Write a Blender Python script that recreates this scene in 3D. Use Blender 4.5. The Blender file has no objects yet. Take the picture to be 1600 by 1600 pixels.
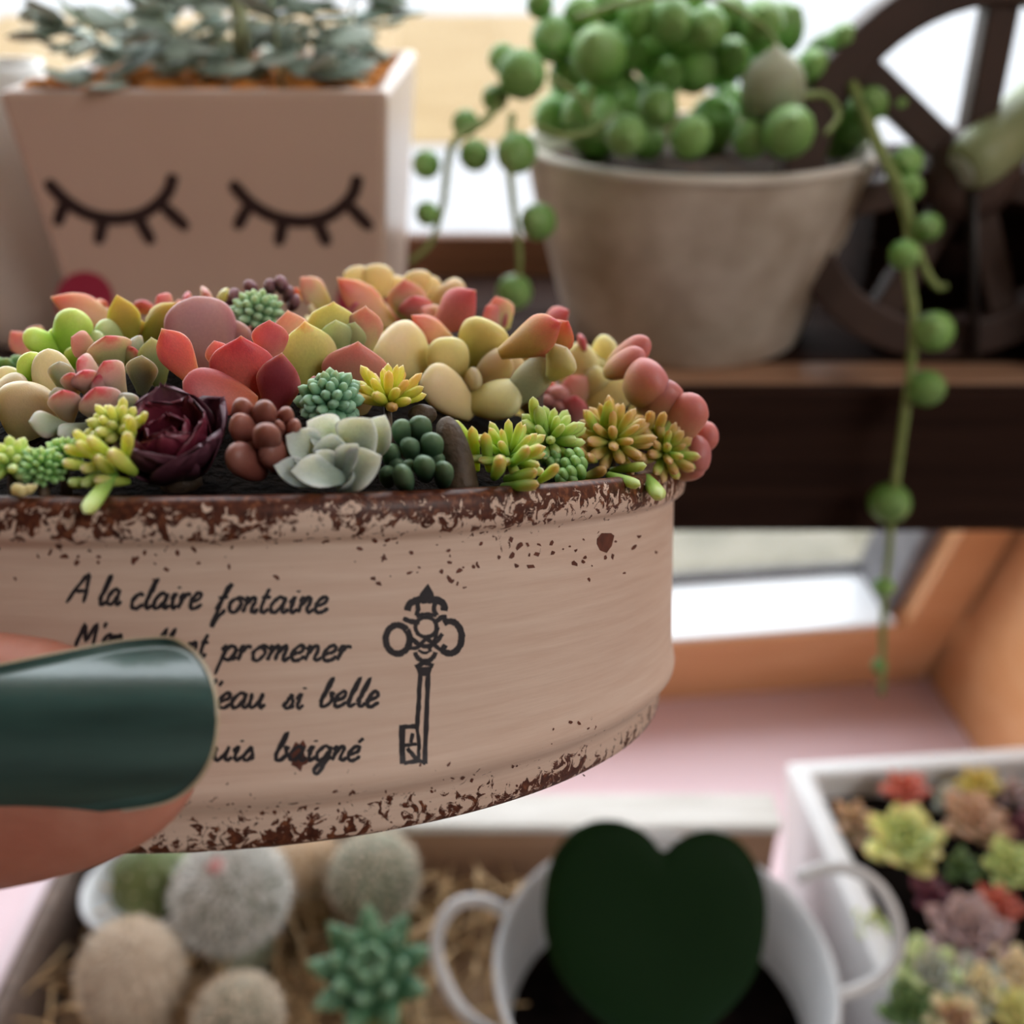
import bpy, bmesh, math, random
from mathutils import Vector, Matrix, noise as mnoise

random.seed(7)
CM = 0.01
SC = bpy.context.scene
COL = SC.collection

# ------------------------------------------------------------------ camera
F = 1604.0                       # focal length in pixels of the 1600 px frame
PITCH = math.radians(30.0)
CAM = Vector((0.0, 0.0, 1.35))
cd = bpy.data.cameras.new('camera')
cd.sensor_width = 36.0
cd.lens = 36.0 * F / 1600.0
cd.clip_start = 0.005
cd.clip_end = 400
cd.dof.use_dof = True
cd.dof.focus_distance = 0.106
cd.dof.aperture_fstop = 18.0
co = bpy.data.objects.new('camera', cd)
COL.objects.link(co)
co.location = CAM
co.rotation_euler = (math.pi / 2 - PITCH, 0, 0)
SC.camera = co

# ------------------------------------------------------------------ sky, daylight, added fill lamp, exposure
w = bpy.data.worlds.new('overcast_sky')
SC.world = w
w.use_nodes = True
bg = w.node_tree.nodes['Background']
bg.inputs['Color'].default_value = (0.93, 0.96, 1.0, 1)
bg.inputs['Strength'].default_value = 3.6
SC.view_settings.view_transform = 'Standard'
SC.view_settings.look = 'None'
SC.view_settings.exposure = 0.36
SC.view_settings.gamma = 1.0
SC.view_settings.use_curve_mapping = False
LAMP_W = 10.5
LAMP_LOC = Vector((1.0, -0.7, 2.19))
ld = bpy.data.lights.new('fill_lamp_light', 'AREA')  # added source that brightens the front sides from behind the camera
ld.shape = 'DISK'
ld.size = 0.8
ld.energy = LAMP_W
ld.color = (1.0, 0.95, 0.91)
lo = bpy.data.objects.new('fill_lamp_light', ld)
COL.objects.link(lo)
lo.location = LAMP_LOC
SC.cycles.max_bounces = 4
SC.cycles.diffuse_bounces = 2
SC.cycles.glossy_bounces = 2
SC.cycles.adaptive_threshold = 0.04
SC.cycles.sample_clamp_indirect = 6.0
SC.cycles.caustics_reflective = False
SC.cycles.caustics_refractive = False

# ------------------------------------------------------------------ camera geometry helpers
CR = Vector((1, 0, 0))
CF = Vector((0, math.cos(PITCH), -math.sin(PITCH)))
CU = Vector((0, math.sin(PITCH), math.cos(PITCH)))


def ray(px, py):
    return CR * ((px - 800) / F) - CU * ((py - 800) / F) + CF


def at(px, py, d):
    """point d centimetres in front of the lens along the optical axis"""
    return CAM + ray(px, py) * (d * CM)


def at_fwd(px, py, y):
    """point at horizontal distance y (cm)"""
    r = ray(px, py)
    return CAM + r * (y * CM / r.y)


def at_down(px, py, z):
    """point z centimetres below the lens"""
    r = ray(px, py)
    return CAM + r * (-z * CM / r.z)


def W(x, y, z):
    """centimetres relative to the lens position, level axes"""
    return CAM + Vector((x, y, z)) * CM


def catmull(pts, n=6, closed=False):
    P = [Vector(p) for p in pts]
    if len(P) < 3 and not closed:
        return [P[0].lerp(P[-1], i / n) for i in range(n + 1)]
    out = []
    m = len(P)
    rng = range(m) if closed else range(m - 1)
    for i in rng:
        p0 = P[(i - 1) % m] if closed or i > 0 else P[0] * 2 - P[1]
        p1 = P[i]
        p2 = P[(i + 1) % m]
        p3 = P[(i + 2) % m] if closed or i + 2 < m else P[-1] * 2 - P[-2]
        for k in range(n):
            t = k / n
            out.append(0.5 * ((2 * p1) + (p2 - p0) * t + (2 * p0 - 5 * p1 + 4 * p2 - p3) * t * t + (3 * p1 - p0 - 3 * p2 + p3) * t ** 3))
    if not closed:
        out.append(P[-1].copy())
    return out


# ------------------------------------------------------------------ object helpers
PW = {}


def mk(name, verts, faces, mat, smooth=True, uvs=None):
    me = bpy.data.meshes.new(name)
    me.from_pydata([tuple(v) for v in verts], [], faces)
    me.update()
    if smooth:
        me.polygons.foreach_set('use_smooth', [True] * len(me.polygons))
    if mat:
        me.materials.append(mat)
    if uvs:
        uv = me.uv_layers.new(name='UVMap')
        for l in me.loops:
            uv.data[l.index].uv = uvs[l.vertex_index]
    return me


def add(name, data, parent=None, M=None, label=None):
    o = bpy.data.objects.new(name, data)
    COL.objects.link(o)
    M = M or Matrix.Identity(4)
    if parent is not None:
        o.parent = parent
        o.matrix_parent_inverse = PW[parent.name].inverted()
    o.matrix_basis = M
    PW[o.name] = M.copy()
    if label:
        o['label'] = label
    return o


def tag(o, label=None, cat=None, group=None, kind=None):
    if label:
        o['label'] = label
    if cat:
        o['category'] = cat
    if group:
        o['group'] = group
    if kind:
        o['kind'] = kind
    return o


def thing(name, label, cat, loc, group=None, M=None):
    o = bpy.data.objects.new(name, None)
    o.empty_display_size = 0.01
    COL.objects.link(o)
    M = M or Matrix.Translation(loc)
    o.matrix_basis = M
    PW[o.name] = M.copy()
    return tag(o, label, cat, group)


def solo(name, verts, faces, mat, label=None, cat=None, group=None, kind=None, smooth=True, uvs=None):
    vs = [Vector(v) for v in verts]
    c = Vector(((min(v.x for v in vs) + max(v.x for v in vs)) / 2, (min(v.y for v in vs) + max(v.y for v in vs)) / 2, min(v.z for v in vs)))
    o = add(name, mk(name, [v - c for v in vs], faces, mat, smooth, uvs), None, Matrix.Translation(c))
    return tag(o, label, cat, group, kind)


def bevel(o, wdt, seg=2):
    m = o.modifiers.new('bevel', 'BEVEL')
    m.width = wdt
    m.segments = seg
    m.limit_method = 'ANGLE'
    return o


# ------------------------------------------------------------------ shapes
def box8(p):
    """8 corners: 4 bottom ccw, 4 top ccw"""
    return list(p), [(3, 2, 1, 0), (4, 5, 6, 7), (0, 1, 5, 4), (1, 2, 6, 5), (2, 3, 7, 6), (3, 0, 4, 7)]


def box(a, b):
    x0, y0, z0 = a
    x1, y1, z1 = b
    return box8([Vector(v) for v in ((x0, y0, z0), (x1, y0, z0), (x1, y1, z0), (x0, y1, z0), (x0, y0, z1), (x1, y0, z1), (x1, y1, z1), (x0, y1, z1))])


def tube(path, rad, seg=10, closed=False, cap=True, flat=1.0, up=None):
    P = [Vector(p) for p in path]
    n = len(P)
    R = rad if isinstance(rad, (list, tuple)) else [rad] * n
    V, Fc = [], []
    T = []
    for i in range(n):
        if closed:
            t = P[(i + 1) % n] - P[(i - 1) % n]
        else:
            t = P[min(i + 1, n - 1)] - P[max(i - 1, 0)]
        T.append(t.normalized())
    u = up or (Vector((0, 0, 1)) if abs(T[0].z) < 0.9 else Vector((1, 0, 0)))
    u = (u - T[0] * u.dot(T[0])).normalized()
    for i in range(n):
        u = (u - T[i] * u.dot(T[i])).normalized()
        v = T[i].cross(u)
        for k in range(seg):
            a = 2 * math.pi * k / seg
            V.append(P[i] + u * (math.cos(a) * R[i] * flat) + v * (math.sin(a) * R[i]))
    m = n if closed else n - 1
    for i in range(m):
        for k in range(seg):
            a = i * seg + k
            b = i * seg + (k + 1) % seg
            c = ((i + 1) % n) * seg + (k + 1) % seg
            d = ((i + 1) % n) * seg + k
            Fc.append((a, b, c, d))
    if cap and not closed:
        Fc.append(tuple(reversed(range(seg))))
        Fc.append(tuple(range((n - 1) * seg, n * seg)))
    return V, Fc


def lathe(prof, seg=64, M=None, uvr=None):
    """profile of (r, z) in metres about local z; returns verts, faces, uvs"""
    V, Fc, U = [], [], []
    for r, z in prof:
        for k in range(seg + 1):
            a = 2 * math.pi * k / seg
            v = Vector((r * math.cos(a), r * math.sin(a), z))
            V.append(M @ v if M else v)
            U.append((a * (uvr or 1.0), z))
    s1 = seg + 1
    for i in range(len(prof) - 1):
        for k in range(seg):
            Fc.append((i * s1 + k, i * s1 + k + 1, (i + 1) * s1 + k + 1, (i + 1) * s1 + k))
    return V, Fc, U


def sphere(c, r, nu=14, nv=9, sx=1, sy=1, sz=1):
    V, Fc = [], []
    V.append(Vector((0, 0, -1)))
    for j in range(1, nv):
        p = -math.pi / 2 + math.pi * j / nv
        for i in range(nu):
            a = 2 * math.pi * i / nu
            V.append(Vector((math.cos(p) * math.cos(a), math.cos(p) * math.sin(a), math.sin(p))))
    V.append(Vector((0, 0, 1)))
    for i in range(nu):
        Fc.append((0, 1 + (i + 1) % nu, 1 + i))
        Fc.append((len(V) - 1, 1 + (nv - 2) * nu + i, 1 + (nv - 2) * nu + (i + 1) % nu))
    for j in range(nv - 2):
        for i in range(nu):
            a = 1 + j * nu + i
            b = 1 + j * nu + (i + 1) % nu
            Fc.append((a, b, b + nu, a + nu))
    c = Vector(c)
    return [c + Vector((v.x * r * sx, v.y * r * sy, v.z * r * sz)) for v in V], Fc


def merge(parts):
    V, Fc = [], []
    for v, f in parts:
        o = len(V)
        V += list(v)
        Fc += [tuple(i + o for i in q) for q in f]
    return V, Fc


def frame(axis, ref=Vector((0, 0, 1))):
    z = axis.normalized()
    if abs(z.dot(ref)) > 0.98:
        ref = Vector((0, 1, 0))
    x = ref.cross(z).normalized()
    y = z.cross(x)
    return x, y, z


# ------------------------------------------------------------------ materials
def C(r, g, b):
    """sRGB 0-255 to linear"""
    return tuple(((c / 255) / 12.92 if c / 255 <= 0.04045 else ((c / 255 + 0.055) / 1.055) ** 2.4) for c in (r, g, b)) + (1.0,)


class NT:
    def __init__(s, name):
        s.m = bpy.data.materials.new(name)
        s.m.use_nodes = True
        s.t = s.m.node_tree
        s.b = s.t.nodes['Principled BSDF']
        s.out = s.t.nodes['Material Output']

    def n(s, typ, **kw):
        nd = s.t.nodes.new(typ)
        for k, v in kw.items():
            if k.startswith('i_'):
                k = k[2:]
                k = int(k) if k.isdigit() else k.replace('_', ' ')
                if isinstance(v, bpy.types.NodeSocket):
                    s.t.links.new(v, nd.inputs[k])
                else:
                    nd.inputs[k].default_value = v
            else:
                setattr(nd, k, v)
        return nd

    def link(s, a, b):
        s.t.links.new(a, b)

    def ramp(s, fac, stops, interp='LINEAR'):
        nd = s.t.nodes.new('ShaderNodeValToRGB')
        cr = nd.color_ramp
        cr.interpolation = interp
        while len(cr.elements) < len(stops):
            cr.elements.new(0.5)
        for e, (p, c) in zip(cr.elements, stops):
            e.position = p
            e.color = c if not isinstance(c, (int, float)) else (c, c, c, 1)
        s.link(fac, nd.inputs[0])
        return nd.outputs[0]

    def mix(s, fac, a, b, mode='MIX'):
        nd = s.t.nodes.new('ShaderNodeMix')
        nd.data_type = 'RGBA'
        nd.blend_type = mode
        for sk, v in ((nd.inputs[0], fac), (nd.inputs[6], a), (nd.inputs[7], b)):
            if isinstance(v, bpy.types.NodeSocket):
                s.link(v, sk)
            else:
                sk.default_value = v
        return nd.outputs[2]

    def math(s, op, a, b=0.0, clamp=False):
        nd = s.t.nodes.new('ShaderNodeMath')
        nd.operation = op
        nd.use_clamp = clamp
        for sk, v in ((nd.inputs[0], a), (nd.inputs[1], b)):
            if isinstance(v, bpy.types.NodeSocket):
                s.link(v, sk)
            else:
                sk.default_value = v
        return nd.outputs[0]

    def coord(s, which='Object', scale=(1, 1, 1)):
        tc = s.t.nodes.new('ShaderNodeTexCoord')
        mp = s.t.nodes.new('ShaderNodeMapping')
        mp.inputs['Scale'].default_value = scale
        s.link(tc.outputs[which], mp.inputs[0])
        return mp.outputs[0]

    def noise(s, vec, scale, detail=3, rough=0.5, dist=0.0):
        return s.n('ShaderNodeTexNoise', i_Vector=vec, i_Scale=scale, i_Detail=detail, i_Roughness=rough, i_Distortion=dist).outputs['Fac']

    def bump(s, h, strength=0.3, dist=0.001):
        nd = s.n('ShaderNodeBump', i_Height=h, i_Strength=strength, i_Distance=dist)
        s.link(nd.outputs[0], s.b.inputs['Normal'])

    def col(s, v):
        if isinstance(v, bpy.types.NodeSocket):
            s.link(v, s.b.inputs['Base Color'])
        else:
            s.b.inputs['Base Color'].default_value = v

    def set(s, **kw):
        for k, v in kw.items():
            s.b.inputs[k.replace('_', ' ')].default_value = v
        return s

    def sss(s, wgt, scale, rad=(1.0, 0.6, 0.3)):
        s.set(Subsurface_Weight=wgt, Subsurface_Scale=scale, Subsurface_Radius=rad)


def simple(name, c1, c2=None, rough=0.6, scale=60, bump=0.0, bscale=None, metal=0.0, stretch=(1, 1, 1), sss=None, spec=0.5, bdist=0.001):
    t = NT(name)
    v = t.coord('Object', stretch)
    f = t.noise(v, scale, 4)
    t.col(t.ramp(f, [(0.3, c1), (0.7, c2 or c1)]))
    t.set(Roughness=rough, Metallic=metal, Specular_IOR_Level=spec)
    if bump:
        t.bump(t.noise(v, bscale or scale * 3, 4), bump, bdist)
    if sss:
        t.sss(*sss)
    return t.m


LM = {}


def leafmat(name, stops, edge=None, rough=0.42, sss=0.45, speck=0.12, val=0.1, sscale=0.0035, spec=0.4, sheen=0.0, edge0=0.30):
    """succulent leaf: colour runs from base (0) to tip (1) along the leaf's own length"""
    if name in LM:
        return LM[name]
    t = NT(name)
    tc = t.n('ShaderNodeTexCoord')
    sp = t.n('ShaderNodeSeparateXYZ', i_0=tc.outputs['Object'])
    oi = t.n('ShaderNodeObjectInfo')
    off = t.n('ShaderNodeVectorMath', operation='ADD', i_0=tc.outputs['Object'])
    cmb = t.n('ShaderNodeCombineXYZ', i_X=t.math('MULTIPLY', oi.outputs['Random'], 37.0), i_Y=t.math('MULTIPLY', oi.outputs['Random'], 11.0))
    t.link(cmb.outputs[0], off.inputs[1])
    nz = t.noise(off.outputs[0], 3.2, 4, 0.6)
    fac = t.math('ADD', sp.outputs['Y'], t.math('MULTIPLY', t.math('SUBTRACT', nz, 0.5), 0.35))
    c = t.ramp(fac, [(p, C(*q)) for p, q in stops])
    if edge:
        ax = t.math('ABSOLUTE', sp.outputs['X'])
        e = t.ramp(t.math('ADD', ax, t.math('MULTIPLY', t.math('SUBTRACT', nz, 0.5), 0.2)), [(edge0, 0.0), (0.47, 0.85)])
        c = t.mix(e, c, C(*edge))
    n2 = t.noise(off.outputs[0], 26, 3, 0.6)
    k = t.math('ADD', 1.0, t.math('MULTIPLY', t.math('SUBTRACT', n2, 0.5), speck * 2.4))
    k = t.math('MULTIPLY', k, t.math('ADD', 1.0 - val, t.math('MULTIPLY', oi.outputs['Random'], 2 * val)))
    hsv = t.n('ShaderNodeHueSaturation', i_Value=k, i_Saturation=0.98, i_Color=c)
    t.col(hsv.outputs[0])
    t.set(Roughness=rough, Specular_IOR_Level=spec, Sheen_Weight=sheen)
    t.sss(sss, sscale, (1.0, 0.75, 0.4))
    t.bump(t.noise(off.outputs[0], 45, 2), 0.10, 0.0003)
    LM[name] = t.m
    return t.m


# ------------------------------------------------------------------ leaves
def prof(pts):
    def f(t):
        for (a, va), (b, vb) in zip(pts, pts[1:]):
            if t <= b:
                k = (t - a) / (b - a)
                return va + (vb - va) * k
        return pts[-1][1]
    return f


def smoothprof(pts, n=40):
    q = catmull([(p[0], p[1], 0) for p in pts], 8)
    return prof([(v.x, max(v.y, 0.0)) for v in q])


SHAPES = {
    # width profile, thickness profile, bend, rings, segments, keel
    'spoon': (smoothprof([(0, .16), (.2, .28), (.45, .44), (.63, .5), (.78, .41), (.88, .245), (.945, .10), (.98, .035), (1, .004)]),
              smoothprof([(0, .3), (.3, .45), (.6, .5), (.85, .3), (.96, .1), (1, .01)]), 0.10),
    'lens': (smoothprof([(0, .2), (.25, .38), (.5, .5), (.72, .39), (.86, .21), (.945, .085), (.98, .03), (1, .004)]),
             smoothprof([(0, .3), (.3, .45), (.6, .5), (.85, .3), (.96, .1), (1, .01)]), 0.12),
    'egg': (smoothprof([(0, .2), (.2, .36), (.5, .49), (.68, .5), (.84, .42), (.95, .24), (1, .01)]),
            smoothprof([(0, .25), (.25, .42), (.6, .5), (.84, .4), (.96, .2), (1, .01)]), 0.05),
    'bean': (smoothprof([(0, .17), (.1, .32), (.3, .45), (.55, .5), (.78, .46), (.92, .3), (.98, .14), (1, .01)]),
             smoothprof([(0, .17), (.1, .32), (.3, .45), (.55, .5), (.78, .46), (.92, .3), (.98, .14), (1, .01)]), 0.06),
    'finger': (smoothprof([(0, .3), (.3, .42), (.65, .5), (.85, .45), (.95, .28), (.99, .12), (1, .01)]),
               smoothprof([(0, .3), (.3, .42), (.65, .5), (.85, .45), (.95, .28), (.99, .12), (1, .01)]), 0.05),
    'cut': (smoothprof([(0, .2), (.2, .36), (.5, .5), (.78, .48), (.92, .36), (.985, .2), (1, .01)]),
            smoothprof([(0, .25), (.25, .42), (.6, .5), (.84, .42), (.96, .22), (1, .01)]), 0.05),
    'round': (smoothprof([(0, .14), (.2, .3), (.45, .46), (.66, .5), (.85, .38), (.95, .2), (.985, .08), (1, .005)]),
              smoothprof([(0, .4), (.3, .5), (.6, .45), (.85, .3), (.96, .12), (1, .01)]), 0.14),
}
LC = {}


def leafmesh(shape, mat, cup=0.0, bend=None, lo=False):
    key = (shape, mat.name, cup, bend, lo)
    if key in LC:
        return LC[key]
    wf, tf, b0 = SHAPES[shape]
    b = b0 if bend is None else bend
    small = lo or shape in ('finger',)
    nr, ns = (8, 8) if small else (22, 18)
    V, Fc = [], []
    for i in range(nr + 1):
        t = i / nr
        t = t if small else 1 - (1 - t) ** 1.25
        hw, ht = wf(t), tf(t)
        for k in range(ns):
            a = 2 * math.pi * k / ns
            ca, sa = math.cos(a), math.sin(a)
            ca = math.copysign(abs(ca) ** 0.9, ca)
            if shape in ('spoon', 'lens', 'round'):
                sa = math.copysign(abs(sa) ** 1.45, sa)
            z = sa * ht * (0.75 if sa > 0 and shape not in ('bean', 'finger') else 1.0)
            x = ca * hw
            z += cup * (2 * x) ** 2 + b * 4 * (t * t - t * 0.35)
            V.append(Vector((x, t, z)))
    for i in range(nr):
        for k in range(ns):
            Fc.append((i * ns + k, i * ns + (k + 1) % ns, (i + 1) * ns + (k + 1) % ns, (i + 1) * ns + k))
    Fc.append(tuple(reversed(range(ns))))
    Fc.append(tuple(range(nr * ns, nr * ns + ns)))
    LC[key] = mk('leaf', V, [tuple(reversed(f)) for f in Fc], mat)
    return LC[key]


def leaf(parent, b, t, wd, mat, shape='spoon', thick=0.5, n=None, cup=0.0, bend=None, lo=False, name='leaf'):
    """one leaf from base b to tip t (world), width wd (m)"""
    y = t - b
    if n is None:
        n = (CAM - b).normalized() + Vector((0, 0, 0.5))
    yn = y.normalized()
    n = n - yn * n.dot(yn)
    if n.length < 1e-4:
        n = Vector((0.3, 0.2, 1)) - yn * Vector((0.3, 0.2, 1)).dot(yn)
    n.normalize()
    x = yn.cross(n)
    th = wd * thick
    M = Matrix(((x.x * wd, y.x, n.x * th, b.x), (x.y * wd, y.y, n.y * th, b.y), (x.z * wd, y.z, n.z * th, b.z), (0, 0, 0, 1)))
    return add(name, leafmesh(shape, mat, cup, bend, lo), parent, M)
# ------------------------------------------------------------------ structure: room, roof window, sill, ground outside
M_wall = simple('white_plaster', C(228, 222, 214), C(236, 231, 224), 0.8, 12, 0.05)
M_floor = simple('oak_floor', C(150, 110, 76), C(176, 134, 96), 0.5, 4, stretch=(1, 12, 1))
M_pine = simple('pine_lacquer', C(220, 156, 106), C(230, 172, 124), 0.4, 9, stretch=(1, 9, 9))
M_pine2 = simple('pine_lacquer_dark', C(178, 116, 66), C(198, 134, 82), 0.45, 9, stretch=(1, 9, 9))
M_alu = simple('white_aluminium', C(236, 238, 242), C(244, 246, 250), 0.3, 20)
M_gasket = simple('grey_gasket', C(92, 92, 96), C(120, 118, 120), 0.6, 60)
M_sill = simple('growlight_pink_sill', C(238, 206, 214), C(243, 214, 220), 0.35, 5)  # the grow-light's pink is put into the base colour

gl = NT('window_glass')
tr = gl.n('ShaderNodeBsdfTransparent')
tr.inputs[0].default_value = (0.97, 0.98, 0.98, 1)
gs = gl.n('ShaderNodeBsdfGlossy')
gs.inputs['Roughness'].default_value = 0.02
mx = gl.n('ShaderNodeMixShader', i_0=0.05)
gl.link(tr.outputs[0], mx.inputs[1])
gl.link(gs.outputs[0], mx.inputs[2])
gl.link(mx.outputs[0], gl.out.inputs[0])

SILL = -42.0
SLOPE = math.radians(71)
YAW = math.radians(6.7)
WO = W(19, 49.2, SILL)
E1 = Vector((math.cos(YAW), math.sin(YAW), 0))
HH = Vector((math.sin(YAW), -math.cos(YAW), 0))
E2 = HH * math.cos(SLOPE) + Vector((0, 0, 1)) * math.sin(SLOPE)
EN = E1.cross(E2) * -1.0          # points outdoors
if EN.y < 0:
    EN = -EN


def wpt(a, b, c=0.0):
    return WO + (E1 * a + E2 * b + EN * c) * CM


def win(px, py):
    r = ray(px, py)
    k = (WO - CAM).dot(EN) / r.dot(EN)
    p = CAM + r * k - WO
    return p.dot(E1) / CM, p.dot(E2) / CM


def wbox(a0, a1, b0, b1, c0, c1):
    return box8([wpt(a0, b0, c0), wpt(a1, b0, c0), wpt(a1, b0, c1), wpt(a0, b0, c1), wpt(a0, b1, c0), wpt(a1, b1, c0), wpt(a1, b1, c1), wpt(a0, b1, c1)])


AR = win(1545, 900)[0]            # right end of the wooden frame
AL = AR - 96.0
BT = 104.0
b_wood = win(1250, 992)[1]        # top of the wooden bottom rail
b_strip = win(1250, 912)[1]       # top of the white glazing strip
a_glass = win(1448, 900)[0]       # right edge of the glass
win1 = thing('window_1', 'pine roof window with white aluminium glazing strip behind the shelf', None, wpt((AL + AR) / 2, 0))
win1['kind'] = 'structure'
fl = a_glass - AR


def wpart(name, args, mat, bev=0.0015):
    v, f = wbox(*args)
    return bevel(add(name, mk(name, v, f, mat, False), win1), bev)


wpart('bottom_rail', (AL, AR, 0, b_wood - 2.0, 0, 6), M_pine)
wpart('bottom_bead', (AL, AR, b_wood - 2.0, b_wood, 0, .25), M_pine)
wpart('top_rail', (AL, AR, BT - b_wood, BT, 0, 6), M_pine)
wpart('side_rail', (a_glass + 0.6, AR, b_wood, BT - b_wood, 0, 6), M_pine)
wpart('side_rail', (AL, AL - fl - 0.6, b_wood, BT - b_wood, 0, 6), M_pine)
b_strip = b_wood - 0.9
v, f = box8([wpt(AL - fl, b_wood - 2, .25), wpt(a_glass, b_wood - 2, .25), wpt(a_glass, b_wood - 2, 5.2), wpt(AL - fl, b_wood - 2, 5.2),
             wpt(AL - fl, b_wood + .15, .25), wpt(a_glass, b_wood + .15, .25), wpt(a_glass, b_wood - .95, 5.2), wpt(AL - fl, b_wood - .95, 5.2)])
bevel(add('glazing_strip', mk('glazing_strip', v, f, M_alu, False), win1), .0015)
wpart('gasket', (AL - fl, a_glass, b_strip, b_strip + 0.5, 4.7, 5.3), M_gasket)
wpart('glazing_strip', (a_glass - 0.4, a_glass + 0.6, b_strip, BT - b_wood, 1.2, 5.3), M_gasket)
wpart('glazing_strip', (AL - fl - 0.6, AL - fl + 0.4, b_strip, BT - b_wood, 1.2, 5.3), M_gasket)
wpart('pane', (AL - fl, a_glass, b_strip, BT - b_wood, 5.0, 5.25), gl.m, 0.0)
# wooden lining of the reveal
wpart('lining', (AR + 0.35, AR + 2.2, -1.2, BT, -17, 6), M_pine)
wpart('lining', (AL - 2.2, AL - 0.35, -1.2, BT, -17, 6), M_pine)
wpart('lining', (AL - 2.2, AR + 2.2, BT + 0.3, BT + 2.2, -17, 6), M_pine)
wpart('lining_groove', (AR, AR + 0.35, 0, BT, 1.2, 6), M_pine2, 0.0)
wpart('bottom_groove', (AL, AR, -1.2, 0.0, 0.4, 6), M_pine2, 0.0)

# daylight enters through this opening
pd = bpy.data.lights.new('window_portal', 'AREA')
pd.shape = 'RECTANGLE'
pd.size = 0.96
pd.size_y = 1.06
pd.cycles.is_portal = True
po = bpy.data.objects.new('window_portal', pd)
COL.objects.link(po)
po.matrix_basis = Matrix(((E1.x, E2.x, EN.x, 0), (E1.y, E2.y, EN.y, 0), (E1.z, E2.z, EN.z, 0), (0, 0, 0, 1)))
po.matrix_basis.translation = wpt((AL + AR) / 2, BT / 2, 7.5)

# sloping wall around the window
def struct(name, v, f, mat, bev=0):
    o = solo(name, v, f, mat, kind='structure', smooth=False)
    if bev:
        bevel(o, bev)
    return o


ZT = 95.0
BTOP = (ZT - SILL) / math.sin(SLOPE)
v, f = merge([wbox(-240, AL - 2.2, -1.2, BTOP, -16, 6), wbox(AR + 2.2, 200, -1.2, BTOP, -16, 6), wbox(AL - 2.2, AR + 2.2, BT + 2.2, BTOP, -16, 6)])
struct('wall_front', v, f, M_wall)
FZ = -CAM.z / CM
v, f = box8([wpt(-240, 0, 0) + Vector((0, 0, -0.93)), wpt(200, 0, 0) + Vector((0, 0, -0.93)), wpt(200, 0, 6) + Vector((0, 0, -0.93)), wpt(-240, 0, 6) + Vector((0, 0, -0.93)),
             wpt(-240, -3.2, 0), wpt(200, -3.2, 0), wpt(200, -3.2, 6), wpt(-240, -3.2, 6)])
struct('wall_knee', v, f, M_wall)
RX0, RX1, RY0 = -190.0, 170.0, -260.0
v, f = box(W(RX0, RY0, FZ - 8), W(RX1, 62, FZ))
struct('floor', v, f, M_floor)
v, f = box(W(RX0, RY0, ZT), W(RX1, 62, ZT + 8))
struct('ceiling', v, f, M_wall)
v, f = box(W(RX0, RY0 - 8, FZ), W(RX1, RY0, ZT))
struct('wall_back', v, f, M_wall)
v, f = box(W(RX0 - 8, RY0, FZ), W(RX0, 90, ZT))
struct('wall_left', v, f, M_wall)
v, f = box(W(RX1, RY0, FZ), W(RX1 + 8, 90, ZT))
struct('wall_right', v, f, M_wall)

# deep window sill, pink grow-light cast put into its colour
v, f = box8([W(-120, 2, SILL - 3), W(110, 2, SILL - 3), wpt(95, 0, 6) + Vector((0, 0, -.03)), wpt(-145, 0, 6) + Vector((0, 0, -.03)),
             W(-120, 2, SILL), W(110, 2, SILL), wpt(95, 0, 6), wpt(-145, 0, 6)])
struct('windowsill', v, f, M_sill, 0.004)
# a lower cupboard below carries the sill
v, f = box(W(-110, 6, FZ), W(100, 36, SILL - 3))
struct('wall_recess', v, f, M_wall)

# unseen lamp added behind the photographer to fill the front
lamp = thing('fill_lamp', 'unseen round white fill lamp added behind the photographer', 'lamp', LAMP_LOC + Vector((0, 0, 0.02)))
v, f, u = lathe([(0.0, 0.1), (0.42, 0.1), (0.43, 0.08), (0.43, 0.012), (0.415, 0.012), (0.415, 0.06), (0.0, 0.06)], 40, Matrix.Translation(LAMP_LOC))
add('fill_lamp_housing', mk('fill_lamp_housing', v, f, M_alu), lamp)

# ground outside
M_grd = simple('pale_gravel', C(128, 128, 130), C(140, 140, 142), 0.9, 0.6)
M_near = simple('grey_brown_gravel', C(80, 76, 62), C(108, 102, 88), 0.9, 2.2)
M_field = simple('ochre_meadow', C(118, 94, 52), C(128, 106, 68), 0.9, 0.35)
GZ = CAM.z - 4.2
v, f = box(Vector((-90, 1.2, GZ - .2)), Vector((90, 160, GZ)))
struct('ground', v, f, M_grd)
v, f = box(Vector((-16, 1.3, GZ)), Vector((16, 13.5, GZ + .02)))
struct('path', v, f, M_near)
v, f = box8([Vector(p) for p in ((-14, 23, GZ), (4.5, 23, GZ), (9, 58, GZ), (-26, 58, GZ), (-14, 23, GZ + .04), (4.5, 23, GZ + .04), (9, 58, GZ + .04), (-26, 58, GZ + .04))])
struct('field', v, f, M_field)
# ------------------------------------------------------------------ the held tin
TP = math.radians(24.0)                      # the tin leans away from the viewer
TX = Vector((1, 0, 0))
TY = Vector((0, math.cos(TP), -math.sin(TP)))
TZ = Vector((0, math.sin(TP), math.cos(TP)))
TC = (-3.50, 14.42, -4.08)                   # base centre in the tin's own axes, cm from the lens
TB = CAM + (TX * TC[0] + TY * TC[1] + TZ * TC[2]) * CM
TM = Matrix(((TX.x, TY.x, TZ.x, TB.x), (TX.y, TY.y, TZ.y, TB.y), (TX.z, TY.z, TZ.z, TB.z), (0, 0, 0, 1)))
TR, TH, RB = 5.85, 3.30, 5.71


def tinpt(x, y, z):
    """tin axes, cm, origin base centre"""
    return TM @ (Vector((x, y, z)) * CM)


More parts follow.
